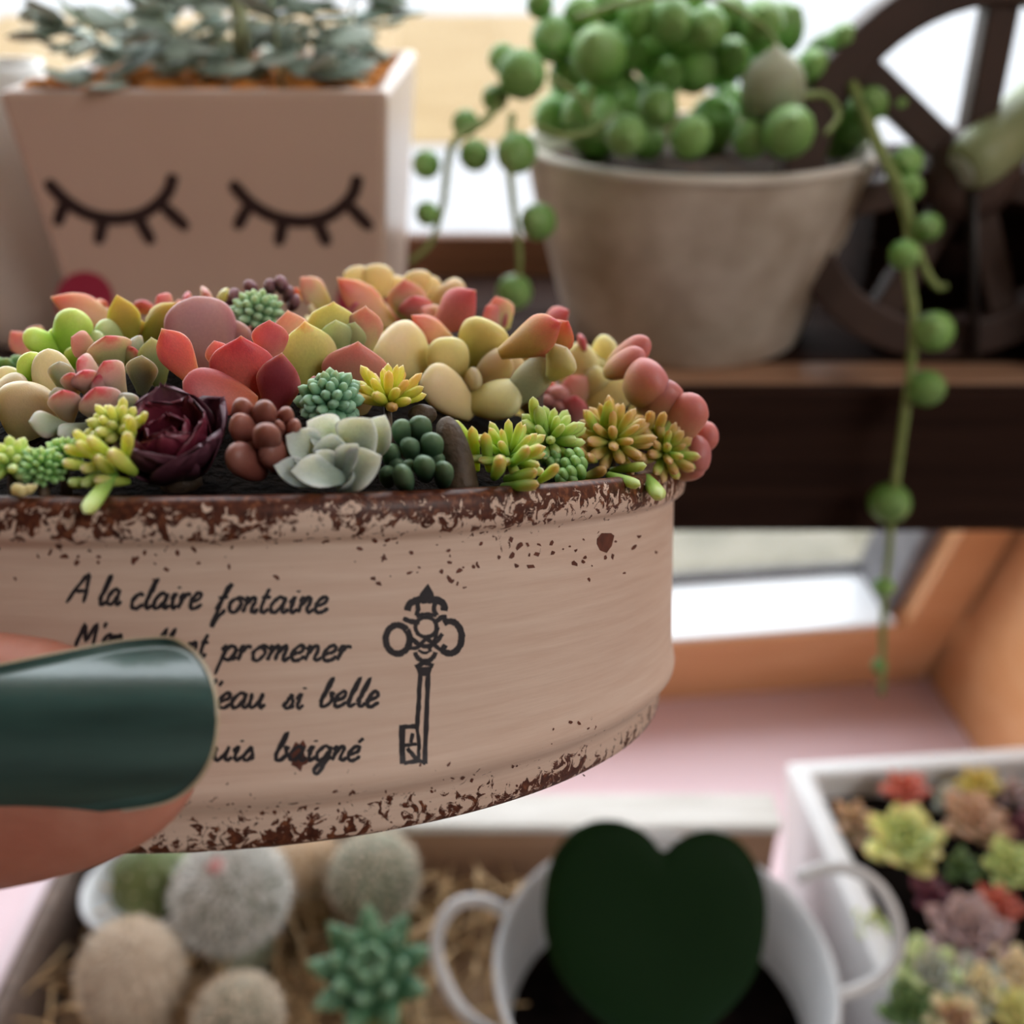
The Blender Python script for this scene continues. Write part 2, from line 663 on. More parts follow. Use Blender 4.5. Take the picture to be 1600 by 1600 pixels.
S1 = [(0.0, 0.0), (5.20, 0.0), (5.32, 0.015), (5.385, 0.06), (5.41, 0.12), (5.42, 0.34), (5.45, 0.42), (5.53, 0.50), (5.595, 0.58), (5.61, 0.66), (5.595, 0.74), (5.565, 0.84),
      (5.56, 1.2), (5.56, 1.6), (5.56, 2.0), (5.56, 2.4), (5.56, 2.62), (5.58, 2.67), (5.64, 2.70), (5.69, 2.75), (5.71, 2.84), (5.71, 2.95), (5.69, 3.04), (5.64, 3.09), (5.57, 3.10),
      (5.50, 3.07), (5.46, 3.0), (5.45, 2.6)]
S1 = [(r + .15 if r else 0, z if z < 1 else z + .2) for r, z in S1]


def rad_at(z):
    for (r0, z0), (r1, z1) in zip(S1[1:], S1[2:]):
        if z0 <= z <= z1 and z1 > z0:
            return r0 + (r1 - r0) * (z - z0) / (z1 - z0)
    return RB


def tinsurf(px, py, lift=0.004):
    """where the line of sight through a pixel meets the tin's side"""
    d = ray(px, py)
    dx, dy, dz = d.dot(TX), d.dot(TY), d.dot(TZ)
    ox, oy, oz = -TC[0], -TC[1], -TC[2]
    a = dx * dx + dy * dy
    b = ox * dx + oy * dy
    r = RB
    for _ in range(5):
        c = ox * ox + oy * oy - (r + lift) ** 2
        D = b * b - a * c
        k = (-b - math.sqrt(max(D, 0))) / a
        r = rad_at(oz + dz * k)
    return tinpt(ox + dx * k, oy + dy * k, oz + dz * k)


t = NT('beige_paint_with_rust')
tc = t.coord('Object')
uvc = t.coord('UV', (1, 1, 1))
sp = t.n('ShaderNodeSeparateXYZ', i_0=tc)
hz = t.math('DIVIDE', sp.outputs['Z'], TH * CM)
nz = t.noise(tc, 780, 6, 0.66, 0.9)
nl = t.noise(tc, 90, 2, 0.5)
thr = t.ramp(hz, [(0.0, 0.40), (0.05, 0.50), (0.13, 0.62), (0.24, 0.72), (0.5, 0.84), (0.76, 0.76), (0.86, 0.66), (0.885, 0.54), (0.93, 0.47), (0.97, 0.40), (1.0, 0.3)])
thr = t.math('ADD', thr, t.math('MULTIPLY', t.math('SUBTRACT', nl, 0.5), -0.28))
rm = t.ramp(t.math('ADD', t.math('SUBTRACT', nz, thr), 0.5), [(0.485, 0.0), (0.515, 1.0)])
brush = t.noise(t.coord('UV', (60, 900, 1)), 1.0, 4, 0.6)
pc = t.ramp(brush, [(0.3, C(220, 190, 172)), (0.7, C(232, 207, 190))])
rc = t.ramp(t.noise(tc, 1500, 3), [(0.3, C(58, 26, 18)), (0.55, C(92, 48, 32)), (0.75, C(138, 84, 56))])
t.col(t.mix(rm, pc, rc))
t.set(Specular_IOR_Level=0.35)
rr = t.ramp(rm, [(0, 0.5), (1, 0.42)])
t.link(rr, t.b.inputs['Roughness'])
hb = t.math('ADD', t.math('MULTIPLY', brush, 0.45), t.math('MULTIPLY', rm, -0.5))
t.bump(hb, 0.35, 0.00035)
M_tin = t.m
M_ink = simple('black_stamp_ink', C(24, 22, 30), C(44, 38, 44), 0.6, 900)
M_rust = simple('rust_chip', C(78, 36, 24), C(112, 58, 40), 0.5, 900)
M_soil = simple('dark_soil', C(10, 8, 7), C(28, 21, 17), 0.95, 700, 0.8, 900, bdist=0.002, spec=0.05)

tin = thing('tin_planter', 'rusty beige tin can stamped with verse and a key, held up by the hand', 'planter', TB, M=TM)
v, f, u = lathe([(r * CM, z * CM) for r, z in S1], 160, None, RB * CM)
body = add('can_body', mk('can_body', v, f, M_tin, True, u), tin, TM)
# soil mound
MOUND = 2.0


def soil_z(r):
    return 2.98 + MOUND * max(0.0, 1 - min(r / 5.6, 1.0) ** 1.35)


prf = [(5.6 * k / 14, soil_z(5.6 * k / 14)) for k in range(15)]
v, f, u = lathe([(r * CM, z * CM) for r, z in prf], 60)
for i, p in enumerate(v):
    if p.xy.length < 0.053:
        v[i] = p + Vector((0, 0, 0.0012 * mnoise.noise(p * 260)))
add('soil', mk('soil', v, f, M_soil), tin, TM, 'dark potting soil')


# ---- stamped writing
def ribbon(pts, wd, proj, V, Fc, rough=0.6, smooth=5, taper=True):
    P = catmull([(p[0], p[1], 0) for p in pts], smooth) if len(pts) > 2 else [Vector((*pts[0], 0)).lerp(Vector((*pts[1], 0)), i / 4) for i in range(5)]
    o = len(V)
    n = len(P)
    for i in range(n):
        d = (P[min(i + 1, n - 1)] - P[max(i - 1, 0)])
        if d.length < 1e-6:
            d = Vector((1, 0, 0))
        d.normalize()
        nn = Vector((-d.y, d.x, 0))
        h = wd / 2
        if taper and (i == 0 or i == n - 1):
            h *= 0.6
        a = P[i] + nn * (h + random.uniform(-rough, rough))
        b = P[i] - nn * (h + random.uniform(-rough, rough))
        V.append(proj(a.x, a.y))
        V.append(proj(b.x, b.y))
    for i in range(n - 1):
        Fc.append((o + 2 * i, o + 2 * i + 1, o + 2 * i + 3, o + 2 * i + 2))


def blob(pts, proj, V, Fc):
    o = len(V)
    for p in pts:
        V.append(proj(p[0], p[1]))
    Fc.append(tuple(range(o, o + len(pts))))


G = {
    'A': ([[(-.1, 0), (.35, 1.0), (.85, 2.0), (1.0, 1.0), (1.05, 0)], [(.3, .75), (1.0, .8)], [(.85, 2.0), (.55, 1.7)]], 1.35),
    'M': ([[(0, 0), (.3, 1.9), (.75, .6), (1.3, 1.9), (1.5, 0)]], 1.8),
    'J': ([[(.3, 1.7), (.9, 1.9), (.7, .6), (.4, -.8), (.05, -.5)]], 1.1),
    'Q': ([[(.7, 1.9), (.1, 1.3), (.2, .2), (.8, 0), (1.2, .8), (1.0, 1.7), (.7, 1.9)], [(.7, .4), (1.3, -.3)]], 1.5),
    'l': ([[(.1, .3), (.4, 1.3), (.5, 2.1), (.28, 1.4), (.22, .3), (.42, 0), (.68, .25)]], .66),
    'b': ([[(.1, .3), (.4, 1.3), (.5, 2.1), (.28, 1.4), (.2, .2), (.5, 0), (.85, .45), (.65, .95), (.95, .8)]], .98),
    'f': ([[(.1, .2), (.45, 1.3), (.65, 2.0), (.42, 1.6), (.3, .3), (.15, -.95), (.4, -.3), (.7, .2)], [(.1, .95), (.7, 1.0)]], .78),
    't': ([[(.35, 1.7), (.25, .9), (.22, .2), (.42, 0), (.65, .25)], [(.02, 1.05), (.6, 1.1)]], .66),
    'a': ([[(.85, .85), (.5, 1.0), (.12, .55), (.2, .08), (.5, .05), (.85, .6)], [(.9, 1.0), (.82, .25), (1.0, 0), (1.2, .25)]], 1.14),
    'c': ([[(.75, .8), (.5, 1.0), (.12, .55), (.2, .08), (.55, .02), (.9, .3)]], .86),
    'e': ([[(.1, .4), (.6, .6), (.68, .9), (.42, 1.0), (.12, .55), (.22, .06), (.55, .02), (.9, .3)]], .84),
    'i': ([[(.05, .6), (.3, 1.0), (.22, .3), (.38, 0), (.62, .25)], [(.4, 1.42), (.36, 1.56)]], .6),
    'r': ([[(.05, .6), (.25, 1.0), (.2, .4), (.14, 0)], [(.2, .5), (.5, .95), (.75, .85)]], .78),
    'n': ([[(.05, .7), (.22, 1.0), (.18, .4), (.12, 0)], [(.16, .4), (.5, .98), (.7, .8), (.62, .2), (.8, 0), (1.0, .25)]], .98),
    'm': ([[(.05, .7), (.22, 1.0), (.18, .4), (.12, 0)], [(.16, .4), (.45, .98), (.6, .8), (.55, 0)], [(.57, .4), (.9, .98), (1.05, .8), (.98, .2), (1.15, 0), (1.35, .25)]], 1.32),
    'o': ([[(.5, 1.0), (.15, .6), (.25, .08), (.6, .05), (.8, .55), (.5, 1.0), (.95, .85)]], .92),
    'p': ([[(.05, .7), (.28, 1.05), (.2, .2), (.05, -.95)], [(.2, .5), (.55, 1.0), (.85, .7), (.65, .08), (.25, .15)], [(.7, .05), (1.0, .25)]], .98),
    's': ([[(.0, .1), (.25, .55), (.42, 1.08)], [(.42, 1.08), (.46, .8), (.62, .4), (.42, .02), (.12, .1)], [(.5, .05), (.78, .22)]], .76),
    'u': ([[(.1, 1.0), (.12, .3), (.35, 0), (.7, .5), (.8, 1.0)], [(.8, 1.0), (.75, .25), (.92, 0), (1.12, .25)]], 1.06),
    'v': ([[(.1, .95), (.3, .4), (.4, 0), (.8, .9), (1.0, .85)]], .95),
    'g': ([[(.85, .85), (.5, 1.0), (.12, .55), (.22, .08), (.5, .05), (.85, .7)], [(.9, 1.0), (.75, -.3), (.4, -.95), (.2, -.6), (.6, -.1), (1.1, .25)]], 1.06),
    'j': ([[(.3, 1.0), (.25, -.2), (.0, -.9), (.0, -.4), (.5, .2)], [(.4, 1.42), (.36, 1.56)]], .6),
    'y': ([[(.1, 1.0), (.15, .3), (.4, .05), (.7, .5)], [(.85, 1.0), (.7, -.2), (.3, -.9), (.2, -.4), (.9, .25)]], 1.0),
    "'": ([[(.3, 2.0), (.2, 1.6)]], .4),
}
G['é'] = (G['e'][0] + [[(.5, 1.35), (.75, 1.7)]], G['e'][1])
LINES = [
    (24, [('A', 108, 146, 942), ('la', 153, 194, 945), ('claire', 204, 320, 951), ('fontaine', 335, 518, 957)]),
    (23, [("M'en", 118, 196, 1015), ('allant', 216, 328, 1027), ('promener', 343, 554, 1032)]),
    (23, [("J'ai", 90, 150, 1085), ('trouvé', 175, 290, 1098), ("l'eau", 314, 420, 1106), ('si', 443, 480, 1107), ('belle', 498, 597, 1104)]),
    (22, [('Que', 90, 150, 1165), ('je', 165, 200, 1175), ("m'y", 215, 292, 1183), ('suis', 312, 405, 1188), ('baigné', 427, 568, 1188)]),
]
for xh, ws in LINES:
    V, Fc = [], []
    for wd, x0, x1, by in ws:
        tot = sum(G[ch][1] for ch in wd) + 0.1
        sx = (x1 - x0) / (tot + 0.15)
        x = 0.0
        for ch in wd:
            for st in G[ch][0]:
                pts = [(x0 + (x + p[0]) * sx + p[1] * xh * 0.28 - xh * .1, by - p[1] * xh * (0.92 if p[1] > 1 else 1)) for p in st]
                ribbon(pts, 6.2, tinsurf, V, Fc, 0.8, 4)
            x += G[ch][1]
    add('printed_verse', mk('printed_verse', V, Fc, M_ink, False), tin)

# ---- stamped key
V, Fc = [], []


def kp(p):
    return (560 + p[0] * 0.2126, 880 + p[1] * 0.2125)


def ks(pts, wd, sm=5):
    ribbon([kp(p) for p in pts], wd * 0.24, tinsurf, V, Fc, 0.7, sm, False)


def arc(cx, cy, rx, ry, a0, a1, n=14):
    return [(cx + rx * math.cos(math.radians(a0 + (a1 - a0) * i / n)), cy + ry * math.sin(math.radians(a0 + (a1 - a0) * i / n))) for i in range(n + 1)]


blob([kp(p) for p in ((512, 150), (552, 218), (560, 268), (500, 285), (440, 268), (455, 222))], tinsurf, V, Fc)
ks([(505, 272), (430, 272), (375, 305), (362, 350)], 46)
ks([(505, 272), (585, 272), (630, 305), (628, 350)], 46)
ks([(430, 290), (440, 330), (425, 385)], 30)
ks([(568, 290), (555, 330), (575, 385)], 30)
ks([(425, 388), (500, 372), (575, 388)], 22)
ks(arc(290, 560, 88, 105, -40, 318, 20), 42)
ks(arc(672, 545, 88, 118, -120, 110, 18), 42)
ks([(640, 600), (620, 640), (660, 670)], 36)
ks(arc(498, 470, 78, 72, 0, 360, 16), 26)
ks([(330, 405), (390, 430), (450, 430)], 34)
ks([(560, 440), (610, 400), (650, 400)], 34)
ks([(350, 500), (400, 560), (480, 610), (560, 590), (620, 520)], 26)
ks([(350, 620), (430, 620), (500, 560), (580, 620), (620, 640)], 26)
ks([(370, 480), (380, 540), (430, 600)], 18)
ks([(590, 470), (570, 540), (520, 640)], 18)
ks(arc(492, 640, 76, 80, 10, 170, 12), 30)
ks([(440, 640), (490, 660), (540, 640)], 18)
ks([(420, 765), (485, 735), (552, 755)], 30)
blob([kp(p) for p in ((425, 765), (545, 760), (525, 830), (445, 830))], tinsurf, V, Fc)
ks([(458, 820), (445, 1020), (432, 1210)], 30)
ks([(512, 820), (502, 1150), (488, 1475)], 30)
ks([(432, 1200), (445, 1330), (440, 1460)], 24)
ks([(318, 1205), (430, 1200)], 32)
ks([(325, 1190), (322, 1330), (328, 1475)], 38)
ks([(330, 1340), (430, 1330)], 22)
ks([(400, 1250), (385, 1320)], 24)
ks([(360, 1360), (420, 1440), (380, 1470)], 26)
ks([(335, 1470), (440, 1455), (495, 1470)], 26)
add('printed_key', mk('printed_key', V, Fc, M_ink, False), tin, None, 'black stamped ornate key')

# ---- single rust chips
V, Fc = [], []
rnd = random.Random(3)
blob([(933, 842), (940, 833), (955, 833), (960, 837), (956, 853), (948, 864), (938, 860), (933, 850)], tinsurf, V, Fc)
blob([(457, 1168), (462, 1159), (468, 1163), (474, 1156), (479, 1166), (475, 1174), (477, 1182), (485, 1187), (479, 1194), (473, 1196), (470, 1206), (463, 1199), (455, 1195), (458, 1187), (447, 1183), (455, 1177)], tinsurf, V, Fc)
spots = []
for _ in range(150):
    x = rnd.uniform(-120, 1030)
    q = rnd.random()
    if q < 0.6:
        y = 838 + abs(rnd.gauss(0, 34))
    else:
        y = 1285 - abs(rnd.gauss(0, 40)) - max(0, x - 500) * 0.17
    spots.append((x, y))
for x, y in ((703, 905), (715, 912), (726, 918), (745, 880), (740, 885), (690, 893), (610, 900), (592, 912), (800, 868), (830, 885), (900, 860), (880, 858), (640, 895), (905, 1130), (905, 1180), (808, 1197), (60, 870), (120, 880), (215, 872), (260, 890), (310, 880)):
    spots.append((x, y))
for x, y in spots:
    s = rnd.uniform(1.2, 4.6) * (0.7 if y > 1100 else 1)
    n = rnd.randint(4, 7)
    a0 = rnd.uniform(0, 6)
    el = rnd.uniform(1, 2.2)
    ang = rnd.uniform(0, 3.14)
    pts = []
    for k in range(n):
        a = a0 + 6.283 * k / n
        r = s * rnd.uniform(0.55, 1.25)
        px, py = math.cos(a) * r * el, math.sin(a) * r
        pts.append((x + px * math.cos(ang) - py * math.sin(ang), y + px * math.sin(ang) + py * math.cos(ang)))
    blob(pts, lambda a, b: tinsurf(a, b, 0.003), V, Fc)
o = add('rust_specks', mk('rust_specks', V, Fc, M_rust, False), tin)
o['kind'] = 'stuff'

# ------------------------------------------------------------------ the hand
t = NT('warm_skin')
vv = t.coord('Object')
nz = t.noise(vv, 120, 4, 0.6)
t.col(t.ramp(nz, [(0.3, C(188, 118, 98)), (0.7, C(206, 144, 124))]))
t.set(Roughness=0.48, Specular_IOR_Level=0.4)
t.sss(0.35, 0.004, (1.0, 0.35, 0.2))
cr = t.noise(t.coord('Object', (300, 1200, 1200)), 1.0, 3, 0.6)
t.bump(cr, 0.22, 0.0006)
M_skin = t.m

HS = []


def loft(rings):
    """rings: (centre, u half axis, v half axis) -> closed ellipse loft"""
    V, Fc = [], []
    seg = 20
    n = len(rings)
    for c, a, b in rings:
        for k in range(seg):
            th = 2 * math.pi * k / seg
            V.append(c + a * math.cos(th) + b * math.sin(th))
    for i in range(n - 1):
        for k in range(seg):
            Fc.append((i * seg + k, i * seg + (k + 1) % seg, (i + 1) * seg + (k + 1) % seg, (i + 1) * seg + k))
    Fc.append(tuple(reversed(range(seg))))
    Fc.append(tuple(range((n - 1) * seg, n * seg)))
    HS.append((V, Fc))


# thumb: (px, py of centre, half height px, depth of centre, half depth cm)
TH_R = [(-620, 1420, 300, 10.6, 1.2), (-480, 1335, 262, 9.9, 1.05), (-360, 1275, 232, 9.3, .9), (-240, 1235, 222, 8.98, .76), (-120, 1205, 214, 8.76, .66), (0, 1188, 202, 8.62, .60), (80, 1186, 188, 8.57, .56),
        (150, 1188, 166, 8.53, .51), (205, 1192, 139, 8.50, .46), (245, 1198, 109, 8.48, .40), (275, 1204, 76, 8.47, .32), (296, 1208, 44, 8.46, .22), (307, 1210, 16, 8.46, .10)]
rings = []
for px, py, hh, d, hd in TH_R:
    c = at(px, py, d)
    tilt = 0.03
    a = CU * (hh / F * d * CM) + CF * (hh / F * d * CM * tilt)
    b = CF * (hd * CM) - CU * (hd * CM * tilt * 0.6)
    rings.append((c, a, b))
loft(rings)


# palm, wrist and the fingers that close behind and under the tin, out of the frame
def chain(pts, rad, flat=1.0, n=5):
    P = catmull(pts, n)
    R = []
    m = len(rad) - 1
    for i in range(len(P)):
        q = i / (len(P) - 1) * m
        k = min(int(q), m - 1)
        R.append(rad[k] + (rad[k + 1] - rad[k]) * (q - k))
    end = (P[-1] - P[-2]).normalized()
    P.append(P[-1] + end * R[-1] * 0.55)
    R.append(R[-1] * 0.75)
    P.append(P[-2] + end * R[-2] * 0.95)
    R.append(R[-3] * 0.3)
    HS.append(tube(P, R, 18, flat=flat))


def polar(a, r, z):
    a = math.radians(a)
    return tinpt(r * math.cos(a), r * math.sin(a), z)


knuck = []
FING = [(176, 1.55, 20, 4, (0.98, .86, .78, .66), 96), (178, 0.35, 16, 4, (1.0, .88, .8, .68), 92)]
# index and middle finger curl round the back of the tin wall
chain([polar(206, 10.8, .9), polar(190, 8.1, 1.5), polar(172, 6.9, 1.8), polar(152, 6.62, 1.95), polar(133, 6.5, 2.0)], [c * CM for c in (1.02, .95, .88, .8, .66)])
chain([polar(208, 11.0, -.6), polar(192, 8.4, -.15), polar(174, 7.0, .05), polar(152, 6.62, .15), polar(130, 6.45, .2)], [c * CM for c in (1.05, .97, .9, .82, .68)])
# ring and little finger carry the base from below
chain([polar(211, 11.0, -1.9), polar(200, 8.4, -2.0), polar(188, 5.6, -1.25), polar(168, 3.6, -.98), polar(138, 2.8, -.78)], [c * CM for c in (1.0, .92, .84, .78, .64)])
chain([polar(216, 10.9, -3.0), polar(209, 8.6, -3.1), polar(204, 6.4, -2.3), polar(200, 4.6, -1.3), polar(186, 3.4, -.72)], [c * CM for c in (.9, .8, .72, .66, .56)])
# palm, ball of the thumb, wrist, forearm
pal = [polar(207, 10.6, -1.0), polar(211, 12.6, -1.5), polar(214, 15.2, -2.2), polar(216, 18.0, -3.2)]
for k, (c, hw, hd) in enumerate(zip(catmull(pal, 3), (2.2, 3.0, 3.5, 3.8, 3.9, 3.9, 3.7, 3.4, 3.0, 2.7), (.9, 1.1, 1.25, 1.4, 1.5, 1.6, 1.7, 1.75, 1.8, 1.85))):
    if k == 0:
        rings = []
    rings.append((c, TZ * (hw * CM) * 0.82 + TX * (hw * CM * 0.25), (TY * 0.8 - TX * 0.5).normalized() * (hd * CM)))
wr = rings[-1][0]
for k, (dx, dz, r1, r2) in enumerate(((-3, -2.0, 2.7, 2.0), (-8, -5.0, 2.9, 2.4), (-14, -9.0, 3.4, 3.0), (-20, -13.0, 3.9, 3.5))):
    rings.append((wr + Vector((dx, -abs(dx) * .3, dz)) * CM, TZ * (r1 * CM) + TX * .3 * r1 * CM, (TY * .8 - TX * .5).normalized() * (r2 * CM)))
loft(rings)
chain([at(-470, 1330, 9.8), at(-640, 1440, 10.8), polar(219, 12.0, -2.6), polar(217, 14.5, -3.0)], [c * CM for c in (1.2, 1.45, 1.7, 1.7)])
HV, HF = merge(HS)
person = thing('person', 'hand reaching in with dark teal nail polish, thumb pressed on the tin', 'person', polar(207, 10.6, -1.0))
hand = add('hand', mk('hand', HV, HF, M_skin), person, None, 'bare skin of the hand and thumb')
m = hand.modifiers.new('fuse', 'REMESH')
m.mode = 'VOXEL'
m.voxel_size = 0.0007
m.use_smooth_shade = True
m = hand.modifiers.new('soften', 'SMOOTH')
m.factor = 0.5
m.iterations = 6

# thumb nail
t = NT('dark_teal_nail_polish')
vv = t.coord('Object')
t.col(t.ramp(t.noise(t.coord('Object', (60, 400, 400)), 1.0, 3), [(0.3, C(36, 66, 64)), (0.7, C(56, 90, 86))]))
t.set(Roughness=0.3, Specular_IOR_Level=0.6, Coat_Weight=0.7, Coat_Roughness=0.2)
t.bump(t.noise(t.coord('Object', (900, 220, 220)), 1.0, 4), 0.12, 0.0005)
M_nail = t.m
M_nailedge = simple('bare_nail_edge', C(216, 196, 166), C(232, 214, 186), 0.35, 300, sss=(0.4, 0.003))
NT_TOP = [(-150, 1085), (-110, 1062), (-60, 1050), (0, 1040), (60, 1028), (120, 1016), (180, 1004), (235, 998), (270, 1000), (300, 1018), (322, 1048), (334, 1085), (338, 1125)]
NT_BOT = [(-150, 1190), (-110, 1255), (-60, 1275), (0, 1280), (60, 1278), (120, 1273), (180, 1266), (235, 1258), (270, 1247), (300, 1225), (322, 1195), (334, 1160), (338, 1127)]


def nailmesh(grow, lift, th):
    ns = 14
    V, Fc = [], []
    top, bot = catmull([(p[0], p[1], 0) for p in NT_TOP], 3), catmull([(p[0], p[1], 0) for p in NT_BOT], 3)
    m = len(top)
    for side in (0, 1):
        for i in range(m):
            cy = (top[i].y + bot[i].y) / 2
            hh = (bot[i].y - top[i].y) / 2
            gx = grow * max(0, (top[i].x - 150) / 188)
            for k in range(ns + 1):
                s = -1 + 2 * k / ns
                px = top[i].x + gx
                py = cy + s * (hh + grow * 0.8)
                yy = (py - 1128) / 140.0
                tipd = 0.10 * max(0, (px - 120) / 220) ** 2
                d = 7.80 + (0.26 if yy > 0 else .72) * abs(yy) ** 2.3 + tipd - lift + (th if side else 0)
                if px < -60:
                    d += 0.12 * ((-60 - px) / 90) ** 2
                V.append(at(px, py, d))
    q = ns + 1
    for i in range(m - 1):
        for k in range(ns):
            a, b, c, d = i * q + k, i * q + k + 1, (i + 1) * q + k + 1, (i + 1) * q + k
            Fc.append((a, b, c, d))
            Fc.append((m * q + d, m * q + c, m * q + b, m * q + a))
    rim = [i * q for i in range(m)] + [(m - 1) * q + k for k in range(1, q)] + [i * q + ns for i in range(m - 2, -1, -1)] + [k for k in range(ns - 1, 0, -1)]
    for i in range(len(rim)):
        a, b = rim[i], rim[(i + 1) % len(rim)]
        Fc.append((b, a, m * q + a, m * q + b))
    return V, Fc


v, f = nailmesh(0, 0.0, 0.03)
nl = add('thumbnail', mk('thumbnail', v, f, M_nail), person, None, 'dark teal polished thumbnail')
v, f = nailmesh(5, -0.025, 0.05)
add('nail_tip', mk('nail_tip', v, f, M_nailedge), nl, None, 'unpainted pale rim of the nail')
# ------------------------------------------------------------------ succulents planted in the tin
def rz(px, k):
    """depth (cm) where a column of the picture meets the ring of radius k*TR round the tin's axis (near side)"""
    u = (px - 800) / F
    a = u * u + 1
    b = -(u * TC[0] + TC[1])
    c = TC[0] ** 2 + TC[1] ** 2 - (k * TR) ** 2
    D = b * b - a * c
    return (-b - math.sqrt(D)) / a if D > 0 else -b / a


LIME = leafmat('lime_leaf', [(0, (150, 200, 60)), (.6, (186, 226, 92)), (1, (214, 236, 130))], sss=.6)
ORNG = leafmat('orange_red_leaf', [(0, (214, 184, 128)), (.5, (224, 160, 126)), (1, (208, 84, 80))], edge=(208, 84, 84), edge0=.36)
CREAM = leafmat('cream_peach_leaf', [(0, (210, 200, 120)), (.45, (230, 212, 152)), (1, (240, 216, 184))], sss=.55, speck=.08)
CREAMY = leafmat('cream_yellow_leaf', [(0, (196, 184, 96)), (.5, (226, 212, 138)), (1, (240, 226, 170))], sss=.55, speck=.08)
PEACH = leafmat('peach_leaf', [(0, (218, 192, 130)), (.5, (238, 208, 160)), (1, (246, 216, 178))], sss=.55, speck=.06)
GREYG = leafmat('grey_green_leaf', [(0, (120, 140, 120)), (.6, (164, 178, 158)), (1, (184, 180, 172))], edge=(196, 176, 172), rough=.55)
BUDP = leafmat('pink_grey_bud_leaf', [(0, (152, 140, 112)), (.5, (190, 164, 150)), (.76, (208, 160, 156)), (.93, (204, 74, 90))], edge=(216, 174, 170), rough=.5)
OLIVP = leafmat('olive_leaf_pink_edge', [(0, (150, 164, 110)), (.6, (186, 186, 136)), (.82, (208, 168, 142)), (.95, (200, 76, 80))], edge=(210, 160, 144))
OLIVE = leafmat('olive_yellow_leaf', [(0, (150, 150, 50)), (.5, (188, 174, 80)), (.9, (204, 176, 92)), (1, (186, 92, 56))], sss=.5)
MAUVE = leafmat('mauve_leaf', [(0, (172, 104, 92)), (.4, (194, 146, 142)), (1, (200, 160, 168))], edge=(184, 124, 140), rough=.5)
REDL = leafmat('red_leaf', [(0, (220, 150, 104)), (.35, (216, 116, 96)), (.8, (210, 88, 88)), (1, (182, 50, 72))], edge=(192, 78, 96), speck=.2)
REDD = leafmat('wine_red_leaf', [(0, (164, 72, 72)), (.5, (164, 62, 74)), (1, (164, 84, 100))], edge=(190, 112, 126), speck=.2)
PINKR = leafmat('rose_pink_leaf', [(0, (218, 172, 152)), (.5, (222, 150, 148)), (1, (208, 88, 110))], edge=(212, 96, 116), speck=.14)
PINKG = leafmat('pink_edged_pale_leaf', [(0, (190, 190, 120)), (.5, (214, 196, 158)), (1, (220, 122, 130))], edge=(224, 150, 150))
YGRN = leafmat('yellow_green_leaf', [(0, (156, 172, 74)), (.55, (204, 208, 118)), (.9, (222, 214, 140)), (1, (222, 140, 96))], edge=(226, 208, 146), sss=.55)
PALEG = leafmat('pale_green_leaf', [(0, (166, 190, 110)), (1, (204, 220, 164))], sss=.55)
BRNP = leafmat('brown_pink_leaf', [(0, (150, 138, 84)), (.5, (186, 140, 112)), (1, (206, 122, 122))], edge=(206, 130, 126))
YRED = leafmat('yellow_leaf_red_tip', [(0, (190, 156, 76)), (.5, (204, 160, 84)), (.85, (214, 120, 88)), (1, (204, 50, 80))], edge=(214, 108, 84), edge0=.36)
MAROON = leafmat('maroon_petal', [(0, (48, 8, 18)), (.6, (74, 14, 30)), (1, (120, 44, 62))], edge=(96, 32, 50), rough=.38, sss=0.0, speck=.25, val=.15)
MAROONB = leafmat('dusky_maroon_petal', [(0, (44, 16, 24)), (.6, (72, 30, 44)), (1, (116, 70, 86))], edge=(112, 68, 84), rough=.42, sss=0.0, speck=.25)
BRBEAN = leafmat('brown_red_bean', [(0, (92, 42, 34)), (.5, (126, 70, 60)), (1, (150, 98, 88))], sss=.3, rough=.4)
BLUEB = leafmat('blue_green_bean', [(0, (52, 100, 66)), (.6, (96, 150, 110)), (1, (146, 186, 156))], rough=.5)
GRYB = leafmat('green_bead', [(0, (74, 120, 84)), (.6, (118, 164, 120)), (1, (162, 196, 156))], rough=.5)
PURB = leafmat('purple_bead', [(0, (78, 44, 52)), (1, (136, 96, 108))], rough=.5)
YLSED = leafmat('yellow_lime_finger', [(0, (160, 190, 40)), (.55, (206, 218, 70)), (.85, (224, 206, 92)), (1, (230, 180, 110))], sss=.6)
YGSED = leafmat('green_yellow_finger', [(0, (150, 184, 60)), (.55, (196, 212, 98)), (.88, (218, 212, 120)), (1, (226, 196, 140))], sss=.6)
GRSED = leafmat('green_finger_tan_tip', [(0, (110, 166, 50)), (.55, (160, 200, 88)), (.85, (184, 192, 100)), (1, (208, 158, 104))], sss=.6)
LGSED = leafmat('light_green_finger', [(0, (116, 170, 60)), (.6, (170, 208, 100)), (1, (204, 222, 140))], sss=.6)
ORSED = leafmat('orange_tip_finger', [(0, (150, 180, 60)), (.5, (190, 190, 90)), (.8, (208, 170, 104)), (1, (218, 160, 118))], sss=.55)
BRSED = leafmat('small_green_bead', [(0, (56, 120, 48)), (.6, (112, 176, 88)), (1, (160, 208, 130))], sss=.5)
WHITG = leafmat('frosted_grey_petal', [(0, (140, 160, 142)), (.5, (188, 204, 188)), (1, (220, 228, 214))], edge=(228, 232, 220), rough=.6, speck=.22)
DKBEAN = leafmat('dark_green_bean', [(0, (40, 66, 48)), (.5, (66, 100, 72)), (1, (104, 132, 104))], rough=.42, sss=.3)
REDJB = leafmat('red_jelly_bean', [(0, (194, 176, 110)), (.35, (206, 152, 118)), (.75, (204, 122, 110)), (1, (200, 124, 126))], sss=.5)
BRSTEM = simple('brown_hairy_stem', C(44, 33, 25), C(98, 78, 58), 0.6, 300, 0.4, 700)

GRP = 'miniature succulents planted in the tin'


